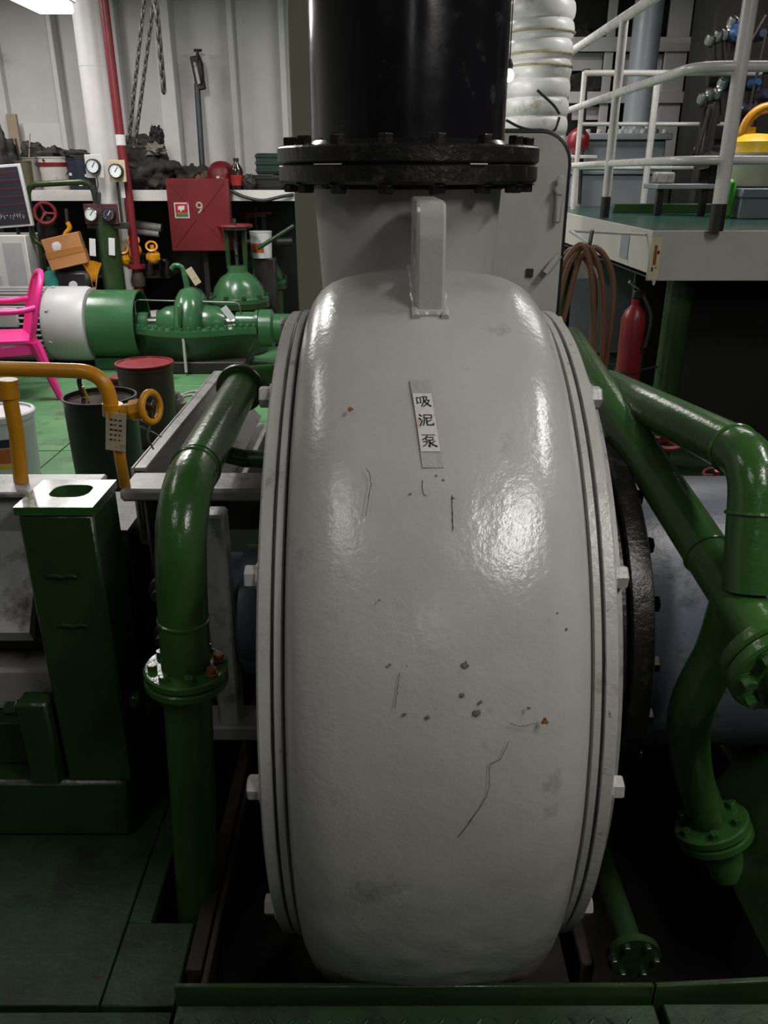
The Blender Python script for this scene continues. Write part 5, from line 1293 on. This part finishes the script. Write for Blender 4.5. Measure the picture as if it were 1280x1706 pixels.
MB().cyl((xx+.06,4.12,.56),(1.452,4.2,.56),.006,n=8).build('bracket', M_CHAIN, FE)

# ================================================================== green pipes right of the pump
R_ = .044
PB = thing('green_pipe', 'long green pipe running back beside the pump to a flanged joint', 'pipe', (.64,1.5,.0))
b_near, b_far = at(1288,1085,1.12), at(1003,652,1.95)
MB().tube([b_near, b_near*.6+b_far*.4, b_far, at(955,565,2.9)], R_, 24).build('pipe_body', M_GREEN, PB)
d_ = (b_near-b_far).normalized()
MB().lathe([(0,-.012),(.085,-.012),(.09,-.008),(.09,.008),(.085,.012),(0,.012)], b_near+d_*.012, d_, 40).build('flange', M_GREEN, PB, 30)
MB().lathe([(0,-.012),(.085,-.012),(.09,-.008),(.09,.008),(.085,.012),(0,.012)], b_near+d_*.039, d_, 40).build('flange', M_GREEN, PB, 30)
for k in range(8):
    M = basis(b_near+d_*.0515, d_); a = 2*PI*k/8
    bolt(PB, 'bolt', M_GREEN, M@V((.068*math.cos(a),.068*math.sin(a),0)), d_, .012, .018, k)
MB().tube(fillet([b_near+d_*.0512, b_near+d_*.20, V((1.9,1.05,.62)), V((1.9,1.05,.003))],[.08,.10],8), R_*.9, 24).build('stub', M_GREEN, PB)
wr_ = b_far+(b_near-b_far)*.72
ring(wr_, d_, R_, .0035, PB, M_GREEN)
# drop leg from the joint
MB().tube(spline([at(1228,1000,1.235), at(1200,1085,1.27), at(1152,1190,1.28), at(1158,1290,1.40), at(1183,1362,1.42)],8), R_*.95, 22).build('drop_leg', M_GREEN, PB)
f0 = at(1186,1368,1.42); fa = (at(1205,1420,1.40)-f0).normalized()
for k_ in (0,.024):
    MB().lathe([(0,-.010),(.080,-.010),(.085,-.007),(.085,.007),(.080,.010),(0,.010)], f0+fa*(.01+k_), fa, 36).build('flange', M_GREEN, PB, 30)
for k in range(6):
    M = basis(f0-fa*.0005, -fa); a = 2*PI*k/6+.3
    bolt(PB, 'bolt', M_GREEN, M@V((.066*math.cos(a),.066*math.sin(a),0)), -fa, .011, .014, k)
MB().tube([f0+fa*.0445, f0+fa*.14], R_*.95, 22).build('tail_stub', M_GREEN, PB)

PA = thing('bypass_pipe', 'thick green pipe bending from behind the pump down at the right edge', 'pipe', (.66,1.4,.9))
u1, u2, u3 = at(1012,642,2.1), at(1265,768,1.29), at(1250,985,1.22)
MB().tube(fillet([at(930,650,2.2),u1,u2,u3],[.10,.085],12), R_, 26).build('pipe_body', M_GREEN, PA)
ring(u2+(u1-u2).normalized()*.085, u1-u2, R_, .004, PA, M_GREEN); ring(u2+(u3-u2).normalized()*.09, u3-u2, R_, .004, PA, M_GREEN)

# red handwheel valves between the pipes
def wheel_valve(px, py, Y, rpx, label):
    p = at(px,py,Y); r = px2m(rpx,p); t = thing('handwheel_valve', label, 'valve', (p.x,Y,.002)); ax = V((-.05,-.25,1)).normalized()
    MB().torus(p, ax, r, r*.13, 32, 8).build('handwheel', M_RED, t)
    M = basis(p, ax)
    for k in range(3):
        a = 2*PI*k/3+.9; MB().cyl(p, M@V((r*math.cos(a),r*math.sin(a),0)), r*.10, n=8).build('spoke', M_RED, t)
    MB().lathe([(0,-.012),(r*.22,-.012),(r*.22,.02),(0,.02)], p, ax, 14).build('hub', M_DRED, t, 30)
    MB().tube([p-ax*.01, p-ax*.12], .012, 10).build('stem', M_CHAIN, t)
    b = p-ax*.12
    MB().lathe([(0,0),(.035,0),(.045,.05),(.075,.07),(.075,.09),(.06,.10),(.06,.20),(.05,.22),(.05,b.z-.01),(0,b.z-.01)], b, (0,0,-1), 24).build('body', M_GREEND, t, 35)
wheel_valve(1110, 730, 2.7, 34, 'red handwheel valve framed between the two green pipes')
wheel_valve(1196, 792, 2.75, 20, 'small red handwheel valve just below the upper green pipe bend')

# thin green pipe in the pit, brown plate and green gusset
LP = thing('drain_pipe', 'thin green pipe running along the pit right of the pump to a small flange', 'pipe', (.5,1.4,-.05))
l0, l1 = V((.515,1.165,.02)), V((.515,1.85,-.01))
MB().tube([l0,l1], .028, 18).build('pipe_body', M_GREEND, LP)
MB().lathe([(0,-.008),(.055,-.008),(.055,.008),(0,.008)], l0+V((0,-.008,0)), (0,1,0), 28).build('flange', M_GREEND, LP, 30)
for k in range(6): bolt(LP, 'bolt', M_GREEND, l0+V((.043*math.cos(k*1.047),-.0165,.043*math.sin(k*1.047))), (0,-1,0), .008, .01)
o = MB().cbox((.425,1.20,-.20),(.455,1.95,-.06),.004).build('brown_plate', M_RUSTY); tag(o, 'rusty brown plate standing in the pit beside the thin green pipe', 'plate')
GG = thing('green_gusset', 'dark green sloping gusset bracket at the lower right corner', 'bracket', (.88,1.2,.0))
MB().add([(.80,1.145,.001),(1.25,1.145,.001),(1.25,1.145,.32),(.965,1.145,.30),(.80,1.175,.001),(1.25,1.175,.001),(1.25,1.175,.32),(.965,1.175,.30)],[(3,2,1,0),(4,5,6,7),(0,1,5,4),(1,2,6,5),(2,3,7,6),(3,0,4,7)]).build('plate', M_GREEND, GG, 0)
MB().add([(.80,1.1755,.001),(.965,1.1755,.30),(.965,1.60,.30),(.80,1.60,.001),(.812,1.1755,.001),(.977,1.1755,.30),(.977,1.60,.30),(.812,1.60,.001)],[(0,1,2,3),(7,6,5,4),(0,4,5,1),(1,5,6,2),(2,6,7,3),(3,7,4,0)]).build('web', M_GREEND, GG, 0)
